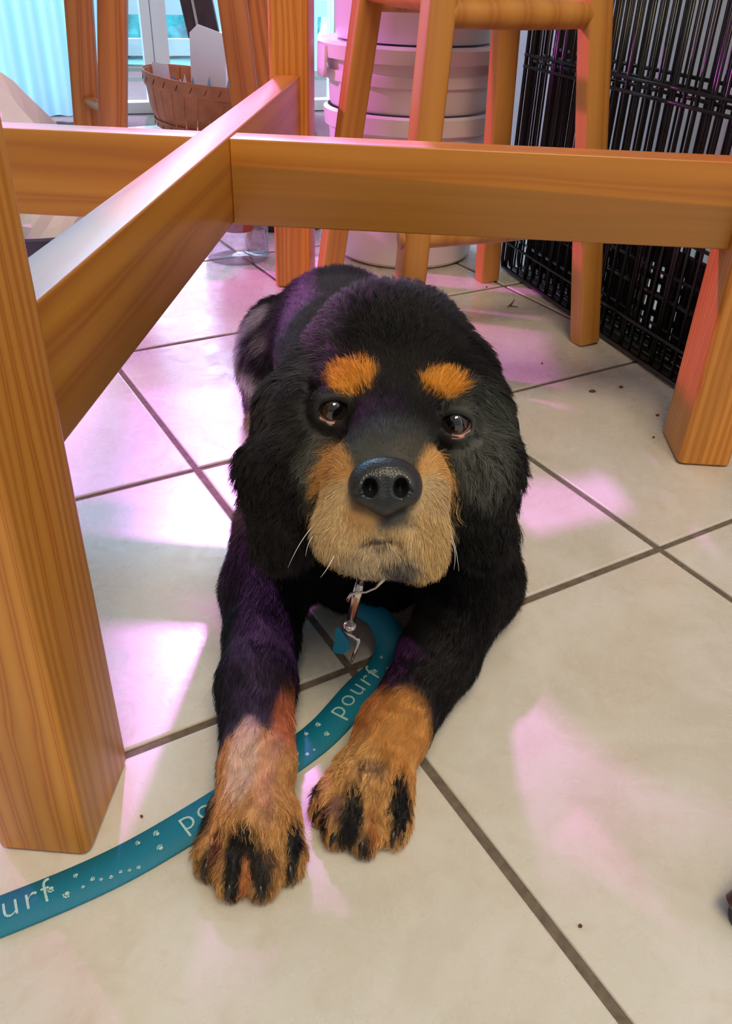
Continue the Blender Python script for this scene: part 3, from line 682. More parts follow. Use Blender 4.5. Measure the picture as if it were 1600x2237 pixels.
# eye sockets with lids
EYES = (np.array((-0.0231, 0.4783, 0.2514)), np.array((0.0549, 0.4752, 0.2467)))
ER = 0.0112
for s_, e in zip((-1, 1), EYES):
    ell(e + HZ * .001, (0.0152, 0.0142, 0.0135), 0.005, HF)
for s_, e in zip((-1, 1), EYES):
    ang = math.radians(-14 * s_); R2 = np.array(((math.cos(ang), math.sin(ang), 0), (-math.sin(ang), math.cos(ang), 0), (0, 0, 1)))
    ell(e + HZ * 0.010 - HY * 0.0022, (0.0098, 0.0071, 0.0150), 0.0012, R2 @ HF, True); cap(e + HZ * .0095 + HY * .0062 - HX * .008, .0028, e + HZ * .0095 + HY * .0062 + HX * .008, .0028, 0.004)
V, Q = surface_nets(F, O0, VX)
V[:, 2] = np.maximum(V[:, 2], 0.0012)

# hidden-from-above tables: tan and grey markings of the coat, with painted sheen and haunch highlights ----------------------------------------------
BLK = (0.0045, 0.0042, 0.0052); TAN = (0.56, 0.285, 0.090); RUST = (0.42, 0.13, 0.03); CREAM = (0.60, 0.42, 0.22); GREY = (0.085, 0.090, 0.082); ORG = (0.72, 0.29, 0.03)
FACE = [  # centre on the face, half width, half height (metres), colour, softness
    ((-0.0291, 0.4615, 0.2298), .008, .010, (0.20, 0.13, 0.09), .6), ((-0.0350, 0.4841, 0.2457), .020, .010, (0.016, 0.016, 0.017), .8),
    ((0.0732, 0.4936, 0.2419), .018, .022, (0.05, 0.055, 0.050), .8), ((0.0714, 0.4627, 0.2316), .017, .020, GREY, .8), ((-0.0303, 0.4574, 0.2237), .012, .018, GREY, .8),
    ((0.0150, 0.4393, 0.2506), .024, .012, (0.042, 0.046, 0.043), .8), ((-0.0038, 0.4313, 0.2386), .010, .012, (0.05, 0.055, 0.05), .5), ((0.0270, 0.4270, 0.2502), .014, .010, (0.06, 0.055, 0.045), .7),
    ((-0.0122, 0.4786, 0.2733), .0150, .0108, ORG, .35), ((0.0454, 0.4777, 0.2720), .0140, .0092, ORG, .35),
    ((-0.0209, 0.4185, 0.2376), .0125, .0210, TAN, .4), ((-0.0144, 0.3976, 0.2243), .0175, .0205, CREAM, .35), ((-0.0129, 0.3866, 0.2079), .0190, .0140, CREAM, .35),
    ((0.0410, 0.4190, 0.2383), .0125, .0180, (0.66, 0.36, 0.12), .4), ((0.0382, 0.4002, 0.2281), .0155, .0205, CREAM, .35), ((0.0351, 0.3876, 0.2094), .0150, .0200, (0.60, 0.40, 0.18), .35),
    ((0.0098, 0.3908, 0.2141), .0230, .0120, CREAM, .5), ((0.0086, 0.3914, 0.1970), .0240, .0105, (0.52, 0.40, 0.26), .5), ((0.0109, 0.3894, 0.2300), .0150, .0075, (0.06, 0.055, 0.05), .8), ((-0.0025, 0.3889, 0.2292), .010, .009, (0.45, 0.25, 0.09), .8),
    ((0.0078, 0.3814, 0.2181), .0090, .0022, (0.05, 0.03, 0.025), .5), ((0.0206, 0.3894, 0.1940), .010, .006, (0.14, 0.12, 0.11), .7)]
BODY = [  # centre, radii (metres), colour, softness
    ((-0.068, 0.322, 0.03), (0.055, 0.068, 0.08), TAN, .15), ((-0.0451, 0.3940, 0.0480), (0.014, 0.045, 0.03), RUST, .5), ((-0.0751, 0.3631, 0.0550), (0.011, 0.030, 0.03), (0.66, 0.47, 0.33), .6), ((-0.0526, 0.3494, 0.0550), (0.012, 0.034, 0.02), (0.58, 0.30, 0.17), .7),
    ((0.010, 0.352, 0.03), (0.065, 0.071, 0.08), TAN, .15), ((0.0301, 0.3950, 0.0600), (0.025, 0.030, 0.04), (0.56, 0.24, 0.05), .6), ((0.0049, 0.4201, 0.0500), (0.014, 0.030, 0.03), (0.42, 0.15, 0.035), .7), ((-0.0062, 0.3666, 0.0500), (0.020, 0.022, 0.03), (0.66, 0.36, 0.13), .7),
    ((-0.0983, 0.3509, 0.0180), (0.014, 0.028, 0.022), BLK, .5), ((-0.0866, 0.3136, 0.0280), (0.005, 0.010, 0.016), (0.12, 0.03, 0.02), .6), ((-0.1019, 0.3424, 0.0100), (0.010, 0.014, 0.015), (0.03, 0.02, 0.015), .7),
    ((-0.0690, 0.3078, 0.0320), (0.0115, 0.015, 0.020), BLK, .4), ((-0.0735, 0.2960, 0.0200), (0.0055, 0.012, 0.02), BLK, .5), ((-0.0553, 0.3016, 0.0220), (0.0065, 0.014, 0.018), (0.010, 0.008, 0.007), .6), ((-0.0376, 0.3191, 0.0300), (0.0055, 0.015, 0.018), BLK, .4), ((-0.0662, 0.2979, 0.0200), (0.0032, 0.013, 0.015), (0.50, 0.17, 0.05), .5),
    ((-0.0374, 0.3043, 0.0140), (0.004, 0.008, 0.010), (0.05, 0.03, 0.012), .6), ((-0.0925, 0.3093, 0.0150), (0.007, 0.009, 0.012), (0.10, 0.06, 0.02), .8), ((-0.0486, 0.3079, 0.0340), (0.008, 0.006, 0.01), (0.10, 0.05, 0.03), .7),
    ((-0.0948, 0.3711, 0.0150), (0.010, 0.014, 0.02), BLK, .6), ((-0.0024, 0.3390, 0.0300), (0.0085, 0.020, 0.020), BLK, .4), ((-0.0070, 0.3259, 0.0220), (0.0075, 0.008, 0.015), BLK, .5), ((0.0299, 0.3507, 0.0280), (0.0070, 0.020, 0.022), BLK, .35), ((-0.0218, 0.3411, 0.0260), (0.0050, 0.012, 0.018), BLK, .5), ((-0.0126, 0.3476, 0.0320), (0.006, 0.008, 0.015), (0.22, 0.11, 0.07), .8),
    ((0.0111, 0.3362, 0.0180), (0.0050, 0.013, 0.014), RUST, .6), ((0.0078, 0.3270, 0.0140), (0.0050, 0.008, 0.01), (0.04, 0.02, 0.012), .6), ((-0.0296, 0.3659, 0.0300), (0.008, 0.008, 0.02), BLK, .6), ((-0.0261, 0.3465, 0.0280), (0.006, 0.006, 0.01), (0.30, 0.10, 0.06), .8),
    ((0.0105, 0.3643, 0.0500), (0.012, 0.005, 0.01), (0.20, 0.10, 0.06), .8),
    ((-0.03, 0.84, 0.20), (0.10, 0.28, 0.06), (0.050, 0.045, 0.060), .8), ((0.0108, 0.5675, 0.2893), (0.060, 0.04, 0.03), (0.055, 0.048, 0.066), .9), ((-0.0316, 0.5343, 0.2757), (0.022, 0.035, 0.03), (0.075, 0.065, 0.085), .9), ((-0.0567, 0.5085, 0.2461), (0.016, 0.04, 0.03), (0.03, 0.025, 0.035), .9),  # back and head top lightened: purple sheen painted into the black coat
    ((-0.158, 0.975, 0.085), (0.030, 0.035, 0.024), (0.55, 0.57, 0.60), .9), ((-0.145, 0.92, 0.065), (0.026, 0.022, 0.016), (0.55, 0.53, 0.55), .9), ((-0.132, 0.965, 0.122), (0.030, 0.020, 0.020), (0.28, 0.28, 0.31), .9), ((-0.118, 0.93, 0.100), (0.018, 0.018, 0.02), (0.30, 0.28, 0.30), .9), ((-0.135, 0.89, 0.012), (0.022, 0.035, 0.030), (0.34, 0.26, 0.18), .6),  # pale haunch patches: window light painted into the coat colour
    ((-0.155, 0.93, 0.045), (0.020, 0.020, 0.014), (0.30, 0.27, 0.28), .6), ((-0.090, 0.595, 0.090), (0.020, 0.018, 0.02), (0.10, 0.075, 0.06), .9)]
def coat(P, Nn):
    n = len(P); C = np.tile(np.array(BLK), (n, 1))
    def sm(x, s): return np.clip((1 + s * .5 - x) / s, 0, 1)
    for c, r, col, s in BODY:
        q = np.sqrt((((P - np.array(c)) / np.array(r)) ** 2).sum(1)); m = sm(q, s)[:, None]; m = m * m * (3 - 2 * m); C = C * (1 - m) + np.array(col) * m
    tanm = (C.mean(1) > .09)[:, None]; mot = np.sin(P @ np.array((310., 95., 180.)) + 2.1 * np.sin(P @ np.array((-120., 260., 90.)))) * np.sin(P @ np.array((90., -170., 240.)) + 1.3)
    C = np.where(tanm, C * (1 + .30 * mot[:, None]) + np.clip(mot, 0, 1)[:, None] * np.array((.05, .05, .035)), C)
    L = P @ HF.T; NL = Nn @ HF.T; head = (P[:, 2] > 0.14) & (P[:, 1] < 0.56) & (NL[:, 2] > -0.25)
    for c, rx, ry, col, s in FACE:
        lc = HF @ np.array(c); q = np.sqrt(((L[:, 0] - lc[0]) / rx) ** 2 + ((L[:, 1] - lc[1]) / ry) ** 2)
        m = (sm(q, s) * head * (np.abs(L[:, 2] - lc[2]) < .06))[:, None]; m = m * m * (3 - 2 * m); C = C * (1 - m) + np.array(col) * m
    return C

def vcol_mat(name, rough=0.6, gain=1.0, sheen=0.0):
    m, t, p = nt(name); setp(p, rough=rough)
    at = N(t, 'ShaderNodeAttribute'); at.attribute_name = 'coat'; 
    t.links.new(at.outputs['Color'], p.inputs['Base Color']); return m
SKIN_M = vcol_mat('dog_skin', 0.7)
dog = empty('dog', (-0.02, 0.62, 0)); tag(dog, 'black and tan spaniel lying on the tiles looking up at the camera', 'dog')
DL = np.array((-0.02, 0.62, 0.0))
me = np_mesh('body', V - DL, Q, SKIN_M)
body = link(bpy.data.objects.new('body', me), dog)
nv = np.empty(len(me.vertices) * 3, np.float32); me.vertex_normals.foreach_get('vector', nv); NV = nv.reshape(-1, 3).astype(float)
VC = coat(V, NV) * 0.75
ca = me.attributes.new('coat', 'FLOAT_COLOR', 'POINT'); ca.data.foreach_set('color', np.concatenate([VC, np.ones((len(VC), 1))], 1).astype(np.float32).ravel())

# ---- nose: its own finer surface
def sdf_part(lo, hi, vx, fn):
    global F, O0, VX, GN, GX
    keep = (F, O0, VX, GN, GX)
    O0 = np.array(lo, float); VX = vx; GN = np.ceil((np.array(hi) - O0) / VX).astype(int); F = np.full(GN, 0.08, np.float32)
    GX = [O0[i] + VX * np.arange(GN[i]) for i in range(3)]
    fn(); r = surface_nets(F, O0, VX); F, O0, VX, GN, GX = keep; return r
NC = np.array((0.0102, 0.4002, 0.2461))
def nose_fn():
    h = lambda x, y, z: NC + HX * x + HY * y + HZ * z
    ell(h(0, 0.002, 0), (0.0195, 0.0125, 0.0125), 0.004, HF)
    ell(h(-0.0115, -0.004, 0.003), (0.0092, 0.0098, 0.0095), 0.005, HF); ell(h(0.0115, -0.004, 0.003), (0.0092, 0.0098, 0.0095), 0.005, HF)
    ell(h(0, -0.010, 0.001), (0.0100, 0.0095, 0.0100), 0.006, HF)
    for s_ in (-1, 1):
        ell(h(s_ * 0.0085, -0.0035, 0.0125), (0.0040, 0.0054, 0.0125), 0.0020, HF, True)
        cap(h(s_ * 0.0105, -0.0045, 0.0125), .0016, h(s_ * 0.0175, -0.0075, 0.0095), .0011, 0.002, True)
    cap(h(0, 0.001, 0.0135), .0006, h(0, -0.020, 0.0110), .0009, 0.0022, True)
nV, nQ = sdf_part(NC - 0.03, NC + 0.03, 0.00075, nose_fn)
m, t, p = nt('dog_nose'); setp(p, base=(0.012, 0.014, 0.017), rough=0.36, spec=0.6); NOSE_M = m
tc = N(t, 'ShaderNodeTexCoord'); vo = N(t, 'ShaderNodeTexVoronoi', Scale=900.0); t.links.new(tc.outputs['Object'], vo.inputs['Vector']); bump(t, p, vo.outputs['Distance'], 0.35, 0.0006)
link(bpy.data.objects.new('nose', np_mesh('nose', nV - DL, nQ, NOSE_M)), dog)

# ---- eyes
def eye_material():
    m, t, p = nt('dog_eye'); tc = N(t, 'ShaderNodeTexCoord')
    sx = N(t, 'ShaderNodeSeparateXYZ'); t.links.new(tc.outputs['Object'], sx.inputs[0])
    c = ramp(t, N(t, 'ShaderNodeMapRange').outputs[0], [(0, (0, 0, 0)), (1, (1, 1, 1))])
    mr = t.nodes['Map Range']; mr.inputs['From Min'].default_value = 0.0; mr.inputs['From Max'].default_value = ER; t.links.new(sx.outputs['Z'], mr.inputs['Value'])
    els = [(0.0, (0.42, 0.22, 0.19)), (0.50, (0.42, 0.27, 0.24)), (0.58, (0.02, 0.010, 0.007)), (0.62, (0.030, 0.017, 0.011)), (0.82, (0.020, 0.012, 0.009)), (0.86, (0.004, 0.004, 0.005))]
    e = c.color_ramp.elements
    while len(e) < len(els): e.new(0.5)
    for i, (q, col) in enumerate(els): e[i].position = q; e[i].color = (*col, 1)
    t.links.new(c.outputs[0], p.inputs['Base Color']); setp(p, rough=0.05, spec=0.7, coat=1.0); return m
EYE_M = eye_material(); LID_M = plain('eyelid_rim', (0.46, 0.23, 0.21), 0.35, 0.15, 300); 
for s_, e in zip((-1, 1), EYES):
    gaze = (np.array((0.0, 0.0, 0.493)) - e); gaze /= np.linalg.norm(gaze); gz = Vector(gaze) + Vector(HY) * 0.16; gz.normalize()
    prof = [(ER * math.sin(a), ER * math.cos(a)) for a in [PI * k / 24 for k in range(25)]]
    prof = [(r, z + (0.0012 * max(0, 1 - (r / (0.6 * ER)) ** 2) if z > 0 else 0)) for r, z in prof]
    o = MB().lathe(prof, 40).build('eye', EYE_M, dog, Vector(e - DL), gz.to_track_quat('Z', 'Y').to_euler(), True)
    # pink lower lid, a crescent hugging the eyeball
    pts = []; n = 22
    for k in range(n + 1):
        a = math.radians(-172 + 164 * k / n) + math.radians(-13 * s_)
        v = HX * math.cos(a) * 0.0100 + HY * (math.sin(a) * 0.0080 - 0.0024) + HZ * 0.0; rr = np.linalg.norm(v); v = v + HZ * (math.sqrt(max(0, (ER + .0013) ** 2 - rr * rr)))
        pts.append(e + v - DL)
    MB().tube(pts, [0.0004 + 0.0013 * math.sin(PI * k / n) ** .6 for k in range(n + 1)], 8).build('lower_eyelid', LID_M, dog, smooth=True)
# ---- claws
CLAW_M = plain('claw', (0.02, 0.014, 0.010), 0.35, 0.3, 200)
for q, r, d in TOES:
    d = np.array((d[0], d[1], 0)); d = d / np.linalg.norm(d); s0 = q + d * (r * 0.75) + np.array((0, 0, 0.0085)); q1 = s0 + d * 0.008 - np.array((0, 0, 0.003)); q2 = s0 + d * 0.0125 - np.array((0, 0, 0.0075))
    MB().tube([Vector(s0 - DL), Vector(q1 - DL), Vector(q2 - DL)], [0.0026, 0.0021, 0.0007], 8).build('claw', CLAW_M, dog, smooth=True)

# ---- fur: real strands, combed by a field of directions
GROOM = [  # place, reach, direction, length, lift, curl, weight of own density
    # head: away from the nose
    ((0.0100, 0.4399, 0.2516), .030, -HZ * .7 + HY * .7, .0060, .28, 0), ((0.0096, 0.4809, 0.2589), .030, HY * .8 - HZ * .6, .008, .28, 0), ((0.0138, 0.5035, 0.2837), .035, HY * .8 - HZ * .6, .014, .35, .7), ((0.0135, 0.5425, 0.2969), .035, -HZ * .9 + HY * .3, .020, .5, 1.1),
    ((-0.0116, 0.4786, 0.2733), .014, -HX * .3 + HY * .8 - HZ * .3, .006, .3, 0), ((0.0454, 0.4777, 0.2720), .014, HX * .3 + HY * .8 - HZ * .3, .006, .3, 0),
    ((-0.0350, 0.4841, 0.2457), .020, -HX * .9 - HZ * .4 - HY * .1, .008, .2, 0), ((0.0721, 0.4813, 0.2415), .020, HX * .9 - HZ * .4 - HY * .2, .009, .25, 0),
    ((-0.0279, 0.5134, 0.2715), .025, -HX * .7 - HZ * .5 + HY * .2, .014, .3, .4), ((0.0597, 0.5152, 0.2741), .025, HX * .7 - HZ * .5 + HY * .2, .012, .3, .3),
    ((-0.0228, 0.4270, 0.2323), .016, -HX * .6 - HY * .5 - HZ * .4, .0065, .25, 0), ((0.0460, 0.4269, 0.2321), .016, HX * .6 - HY * .5 - HZ * .4, .0065, .25, 0),
    ((-0.0207, 0.3924, 0.2165), .020, -HX * .25 - HY * 1.0, .0085, .35, .05), ((0.0400, 0.3921, 0.2161), .020, HX * .2 - HY * 1.0, .0085, .35, .05),
    ((0.0093, 0.3862, 0.2253), .016, -HY * 1.0, .0045, .2, 0), ((0.0105, 0.3914, 0.1971), .016, -HY * .9 + HZ * .2, .0085, .4, .1),
    # ears
    ((-0.0521, 0.5086, 0.2463), .030, -HY * 1.0 - HX * .15, .020, .25, .7), ((-0.0617, 0.4757, 0.2152), .030, -HY * 1.0 - HX * .2, .028, .38, 1.3), ((-0.0602, 0.4522, 0.1800), .030, -HY * 1.0 - HX * .1, .033, .42, 1.5),
    ((0.0817, 0.5113, 0.2503), .030, -HY * 1.0 + HX * .15, .020, .25, .7), ((0.0848, 0.4787, 0.2196), .030, -HY * 1.0 + HX * .15, .027, .38, 1.3), ((0.0863, 0.4552, 0.1844), .030, -HY * 1.0 + HX * .1, .031, .42, 1.5),
    # neck, chest, trunk
    ((0.0, 0.60, 0.16), .05, (0, -.1, -1), .022, .3, .6), ((0.0, 0.57, 0.09), .05, (0, -.1, -1), .022, .3, .6), ((0.0, 0.70, 0.20), .06, (0, 1, .05), .013, .34, .4), ((-0.03, 0.90, 0.19), .07, (0, 1, .05), .011, .34, .35),
    ((-0.09, 0.80, 0.12), .06, (-.2, .7, -.7), .014, .2, .3), ((0.07, 0.80, 0.12), .06, (.2, .7, -.7), .014, .2, .3), ((-0.05, 1.1, 0.10), .05, (0, .7, -.7), .018, .3, .3),
    ((-0.115, 0.96, 0.13), .04, (-.6, -.3, -.6), .020, .35, .5), ((-0.160, 0.96, 0.07), .04, (-.5, -.4, -.8), .026, .35, .4), ((-0.140, 0.90, 0.02), .03, (-.2, -1, -.3), .016, .3, .3), ((0.09, 1.0, 0.08), .05, (.4, .2, -.9), .020, .3, .4),
    ((-0.10, 0.60, 0.11), .035, (-.3, -.3, -.9), .020, .35, .4), ((0.105, 0.60, 0.11), .035, (.3, -.2, -.9), .020, .35, .4),
    # legs
    ((-0.095, 0.54, 0.06), .035, (-.1, -1, -.25), .016, .25, .3), ((-0.080, 0.45, 0.06), .03, (0, -1, -.1), .012, .15, .1), ((-0.068, 0.38, 0.05), .025, (0, -1, -.15), .009, .15, .05), ((-0.066, 0.325, 0.04), .02, (0, -1, -.5), .0105, .36, .8),
    ((-0.115, 0.43, 0.02), .025, (-.3, -.9, -.2), .018, .3, .4), ((-0.110, 0.36, 0.02), .02, (-.3, -.7, -.4), .015, .35, .5), ((-0.045, 0.43, 0.02), .02, (.2, -.9, -.2), .012, .3, .2), ((-0.066, 0.295, 0.012), .016, (0, -.6, -.7), .0085, .4, .7),
    ((0.10, 0.55, 0.07), .035, (.1, -1, -.25), .016, .25, .3), ((0.060, 0.48, 0.06), .03, (-.4, -.9, -.1), .012, .15, .1), ((0.026, 0.41, 0.05), .025, (-.35, -.9, -.15), .009, .15, .05), ((0.006, 0.36, 0.04), .02, (-.2, -1, -.5), .0105, .36, .8),
    ((0.085, 0.46, 0.02), .025, (.2, -.9, -.2), .012, .3, .3), ((0.0, 0.33, 0.012), .016, (-.1, -.6, -.7), .0085, .4, .7), ((0.13, 0.57, 0.03), .03, (.4, -.5, -.6), .016, .35, .4)]
gp = np.array([np.array(g[0]) for g in GROOM]); gr = np.array([g[1] for g in GROOM]); gd = np.array([np.array(g[2]) / np.linalg.norm(g[2]) for g in GROOM]); gl = np.array([g[3:6] for g in GROOM])

fa = V[Q]; c0 = fa.mean(1); e1 = fa[:, 2] - fa[:, 0]; e2 = fa[:, 3] - fa[:, 1]; ar = 0.5 * np.linalg.norm(np.cross(e1, e2), axis=1)
fn = np.cross(e1, e2); fn /= np.linalg.norm(fn, axis=1)[:, None] + 1e-12
LF = c0 @ HF.T; lcN = HF @ NC
dens = np.full(len(c0), 26e4)
dens[c0[:, 1] > 0.75] = 34e4
head = (c0[:, 2] > 0.14) & (c0[:, 1] < 0.56); dens[head] = 95e4
front = head & (LF[:, 2] > (HF @ EYES[0])[2] - 0.012); dens[front] = 170e4
leg = (c0[:, 2] < 0.1) & (c0[:, 1] < 0.60); dens[leg] = 75e4
dens[(c0[:, 2] < 0.006)] = 0
dn = np.sqrt(((LF[:, 0] - lcN[0]) / .0165) ** 2 + ((LF[:, 1] - lcN[1] + .002) / .0125) ** 2); dens[(dn < 1) & head] = 0
for e in EYES:
    le = HF @ e; de = np.sqrt(((LF[:, 0] - le[0]) / .0112) ** 2 + ((LF[:, 1] - le[1] + .003) / .0108) ** 2); dens[(de < 1) & (LF[:, 2] > le[2] - .004)] = 0
back = (c0[:, 1] > 0.62) & (fn[:, 2] < -0.2); dens[back] *= 0.2
cnt = rng.poisson(ar * dens * 1.0)
fi = np.repeat(np.arange(len(c0)), cnt); n = len(fi)
a = rng.random((n, 1)); b = rng.random((n, 1)); q = fa[fi]
P = (q[:, 0] * (1 - a) + q[:, 1] * a) * (1 - b) + (q[:, 3] * (1 - a) + q[:, 2] * a) * b
qn = NV[Q[fi]]; NR = (qn[:, 0] * (1 - a) + qn[:, 1] * a) * (1 - b) + (qn[:, 3] * (1 - a) + qn[:, 2] * a) * b; NR /= np.linalg.norm(NR, axis=1)[:, None] + 1e-9
D = np.zeros((n, 3)); K = np.zeros((n, 3)); Wt = np.zeros((n, 1)) + 1e-9
for i in range(len(gp)):
    ww = np.exp(-((P - gp[i]) ** 2).sum(1) / gr[i] ** 2)[:, None] + 1e-7; D += ww * gd[i]; K += ww * gl[i]; Wt += ww
K /= Wt; D /= Wt
def wave(P, f, s): 
    return np.stack([np.sin(P @ np.array((f, .7 * f, 1.3 * f)) + s), np.sin(P @ np.array((.8 * f, -1.1 * f, .6 * f)) + 2 * s), np.sin(P @ np.array((-.5 * f, .9 * f, -1.2 * f)) + 3 * s)], 1)
D = D + 0.22 * wave(P, 180, 1.0) + 0.16 * wave(P, 420, 4.0) + 0.12 * rng.normal(size=(n, 3))
D -= NR * (D * NR).sum(1)[:, None]; D /= np.linalg.norm(D, axis=1)[:, None] + 1e-9
ln = K[:, 0] * rng.uniform(.55, 1.1, n); lift = K[:, 1] * rng.uniform(.6, 1.4, n); curl = K[:, 2]
# near the eyes and the nose the coat is very short
for c, rr in ((EYES[0], .019), (EYES[1], .019), (NC, .024)):
    d_ = np.linalg.norm(P - c, axis=1); ln *= np.clip(0.35 + 0.65 * (d_ - rr * .6) / (rr * .8), 0.35, 1)
NP_ = 6; pts = np.zeros((n, NP_, 3)); T = D * (1 - lift)[:, None] + NR * lift[:, None] * 1.2; T /= np.linalg.norm(T, axis=1)[:, None]
pos = P - NR * 0.0006; side = np.cross(D, NR); ph = 6 * wave(P, 60, 2)[:, 0] + rng.normal(size=n) * .5
pts[:, 0] = pos
down = np.array((0, 0, -1.0))
for k in range(1, NP_):
    f = k / (NP_ - 1)
    amp = curl * 0.75
    dirn = T + D * f * 0.9 + down * 0.25 * f * (curl > .5)[:, None] + side * (amp * np.sin(ph + f * 7))[:, None] + NR * (amp * .5 * np.cos(ph + f * 7))[:, None]
    dirn /= np.linalg.norm(dirn, axis=1)[:, None]
    pos = pos + dirn * (ln / (NP_ - 1))[:, None]; pos[:, 2] = np.maximum(pos[:, 2], 0.0008); pts[:, k] = pos
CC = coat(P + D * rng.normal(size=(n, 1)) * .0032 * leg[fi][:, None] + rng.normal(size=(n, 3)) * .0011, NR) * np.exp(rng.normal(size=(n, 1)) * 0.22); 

# locks: strands lean together towards the middle of their clump
key = np.floor((P + .002 * wave(P, 300, 5)) / np.where(K[:, 2:3] > .55, .0065, .0042)).astype(np.int64); key = ((key[:, 0] + 2000) * 8192 + key[:, 1] + 2000) * 8192 + key[:, 2] + 2000 + 4096 * (NR[:, 0] > 0) + 2 ** 45 * (NR[:, 2] > 0)
_, inv = np.unique(key, return_inverse=True); cn_ = np.bincount(inv)[inv]
for k in range(1, NP_):
    f = k / (NP_ - 1); mean = np.stack([np.bincount(inv, pts[:, k, j])[inv] / cn_ for j in range(3)], 1)
    g = (np.clip(curl * 1.1, .12, .85) * f ** 1.2)[:, None]; mv = (mean - pts[:, k]) * g; mv *= np.minimum(1, .004 / (np.linalg.norm(mv, axis=1)[:, None] + 1e-9)); pts[:, k] += mv
# a few pale strands in the haunch and muzzle
lum = CC.mean(1); pale = (rng.random(n) < 0.06) & (lum > .03); CC[pale] = CC[pale] * 1.4 + .04
rad = np.array([1.0, 1.0, .9, .75, .5, .15]); base_r = np.where(ln > .014, 0.00016, 0.00012)
hc = bpy.data.hair_curves.new('fur'); hc.add_curves([NP_] * n)
hc.attributes['position'].data.foreach_set('vector', (pts - DL).astype(np.float32).ravel())
ra_ = hc.attributes.get('radius') or hc.attributes.new('radius', 'FLOAT', 'POINT'); ra_.data.foreach_set('value', (base_r[:, None] * rad[None]).astype(np.float32).ravel())
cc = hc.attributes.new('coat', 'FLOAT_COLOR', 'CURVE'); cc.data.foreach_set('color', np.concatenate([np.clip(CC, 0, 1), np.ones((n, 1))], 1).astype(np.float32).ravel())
FUR_M = vcol_mat('dog_fur', 0.45); FUR_M.node_tree.nodes['Principled BSDF'].inputs['Specular IOR Level'].default_value = 0.28; hc.materials.append(FUR_M)
fur = link(bpy.data.objects.new('fur', hc), dog); tag(fur, kind='stuff')
print('strands', n, 'body verts', len(V))

# ---- whiskers
WH_M = plain('whisker', (0.75, 0.75, 0.72), 0.4)
for A, B, C_ in (((-0.0307, 0.3994, 0.2144), (-0.0376, 0.3891, 0.2116), (-0.0437, 0.3786, 0.1994)), ((-0.0289, 0.3955, 0.2122), (-0.0332, 0.3892, 0.2117), (-0.0337, 0.3824, 0.2052)), 
                 ((0.0485, 0.3998, 0.2150), (0.0528, 0.3902, 0.2132), (0.0545, 0.3794, 0.2007)), ((0.0499, 0.3949, 0.2113), (0.0535, 0.3880, 0.2099), (0.0516, 0.3798, 0.2012)), ((-0.0172, 0.3763, 0.2105), (-0.0205, 0.3680, 0.2070), (-0.0242, 0.3655, 0.2033))):
    A, B, C_ = Vector(A) - Vector(DL), Vector(B) - Vector(DL), Vector(C_) - Vector(DL); tt_ = [i / 8 for i in range(9)]
    MB().tube([A * (1 - s) ** 2 + B * 2 * s * (1 - s) + C_ * s * s for s in tt_], [0.0003 * (1 - .8 * s) for s in tt_], 5).build('whisker', WH_M, dog, smooth=True)

# ============================================================ leash, its lettering and the swivel hook
def strap_material():
    m, t, p = nt('leash_webbing'); setp(p, rough=0.6); tc = N(t, 'ShaderNodeTexCoord')
    wv = N(t, 'ShaderNodeTexWave', Scale=260.0, Distortion=0.3); t.links.new(tc.outputs['Object'], wv.inputs['Vector'])
    t.links.new(ramp(t, wv.outputs['Fac'], [(0, (0.0, 0.16, 0.27)), (1, (0.0, 0.22, 0.36))]).outputs[0], p.inputs['Base Color']); bump(t, p, wv.outputs['Fac'], 0.25, 0.0005); return m
STRAP_M = strap_material(); PRINT_M = plain('leash_print', (0.45, 0.66, 0.66), 0.5, 0.25, 800)
def catmull(P, n):
    P = [Vector(p) for p in P]; P = [P[0] * 2 - P[1]] + P + [P[-1] * 2 - P[-2]]; out = []
    for i in range(1, len(P) - 2):
        for k in range(n):
            s = k / n; a, b, c, d = P[i - 1:i + 3]
            out.append(0.5 * ((2 * b) + (c - a) * s + (2 * a - 5 * b + 4 * c - d) * s * s + (3 * b - a - 3 * c + d) * s ** 3))
    return out + [P[-2]]
lw = 0.0138
ctr = catmull([(-0.34, 0.235, .003), (-0.262, 0.256, .003), (-0.213, 0.278, .003), (-0.152, 0.3135, .003), (-0.099, 0.357, .003), (-0.050, 0.405, .0025), (-0.0245, 0.4335, .003), (0.000, 0.474, .003), (0.020, 0.500, .006), (0.025, 0.520, .016), (0.014, 0.534, .028), (-0.004, 0.540, .038)], 12)
arc = [0.0]
for i in range(1, len(ctr)): arc.append(arc[-1] + (ctr[i] - ctr[i - 1]).length)
def strap_at(s):
    s = max(0.0, min(arc[-1] - 1e-6, s)); i = next(j for j in range(1, len(arc)) if arc[j] >= s); f = (s - arc[i - 1]) / (arc[i] - arc[i - 1] + 1e-12)
    p_ = ctr[i - 1].lerp(ctr[i], f); t0 = (ctr[min(i + 1, len(ctr) - 1)] - ctr[max(i - 2, 0)]).normalized(); side = Vector((0, 0, 1)).cross(t0).normalized(); up = t0.cross(side)
    return p_, t0, side, up
vs = []; nsg = 150
for k in range(nsg + 1):
    p_, t0, sd, up = strap_at(arc[-1] * k / nsg)
    for (x, z) in ((-lw, 0), (-lw * .97, .0011), (0, .0014), (lw * .97, .0011), (lw, 0), (lw * .97, -.0009), (-lw * .97, -.0009)): vs.append(p_ + sd * x + up * z)
leash = MB().add(vs, [(k * 7 + j, k * 7 + (j + 1) % 7, (k + 1) * 7 + (j + 1) % 7, (k + 1) * 7 + j) for k in range(nsg) for j in range(7)]).build('leash', STRAP_M, smooth=True)
tag(leash, 'teal blue nylon leash with silver lettering running under the dog paw', 'leash')
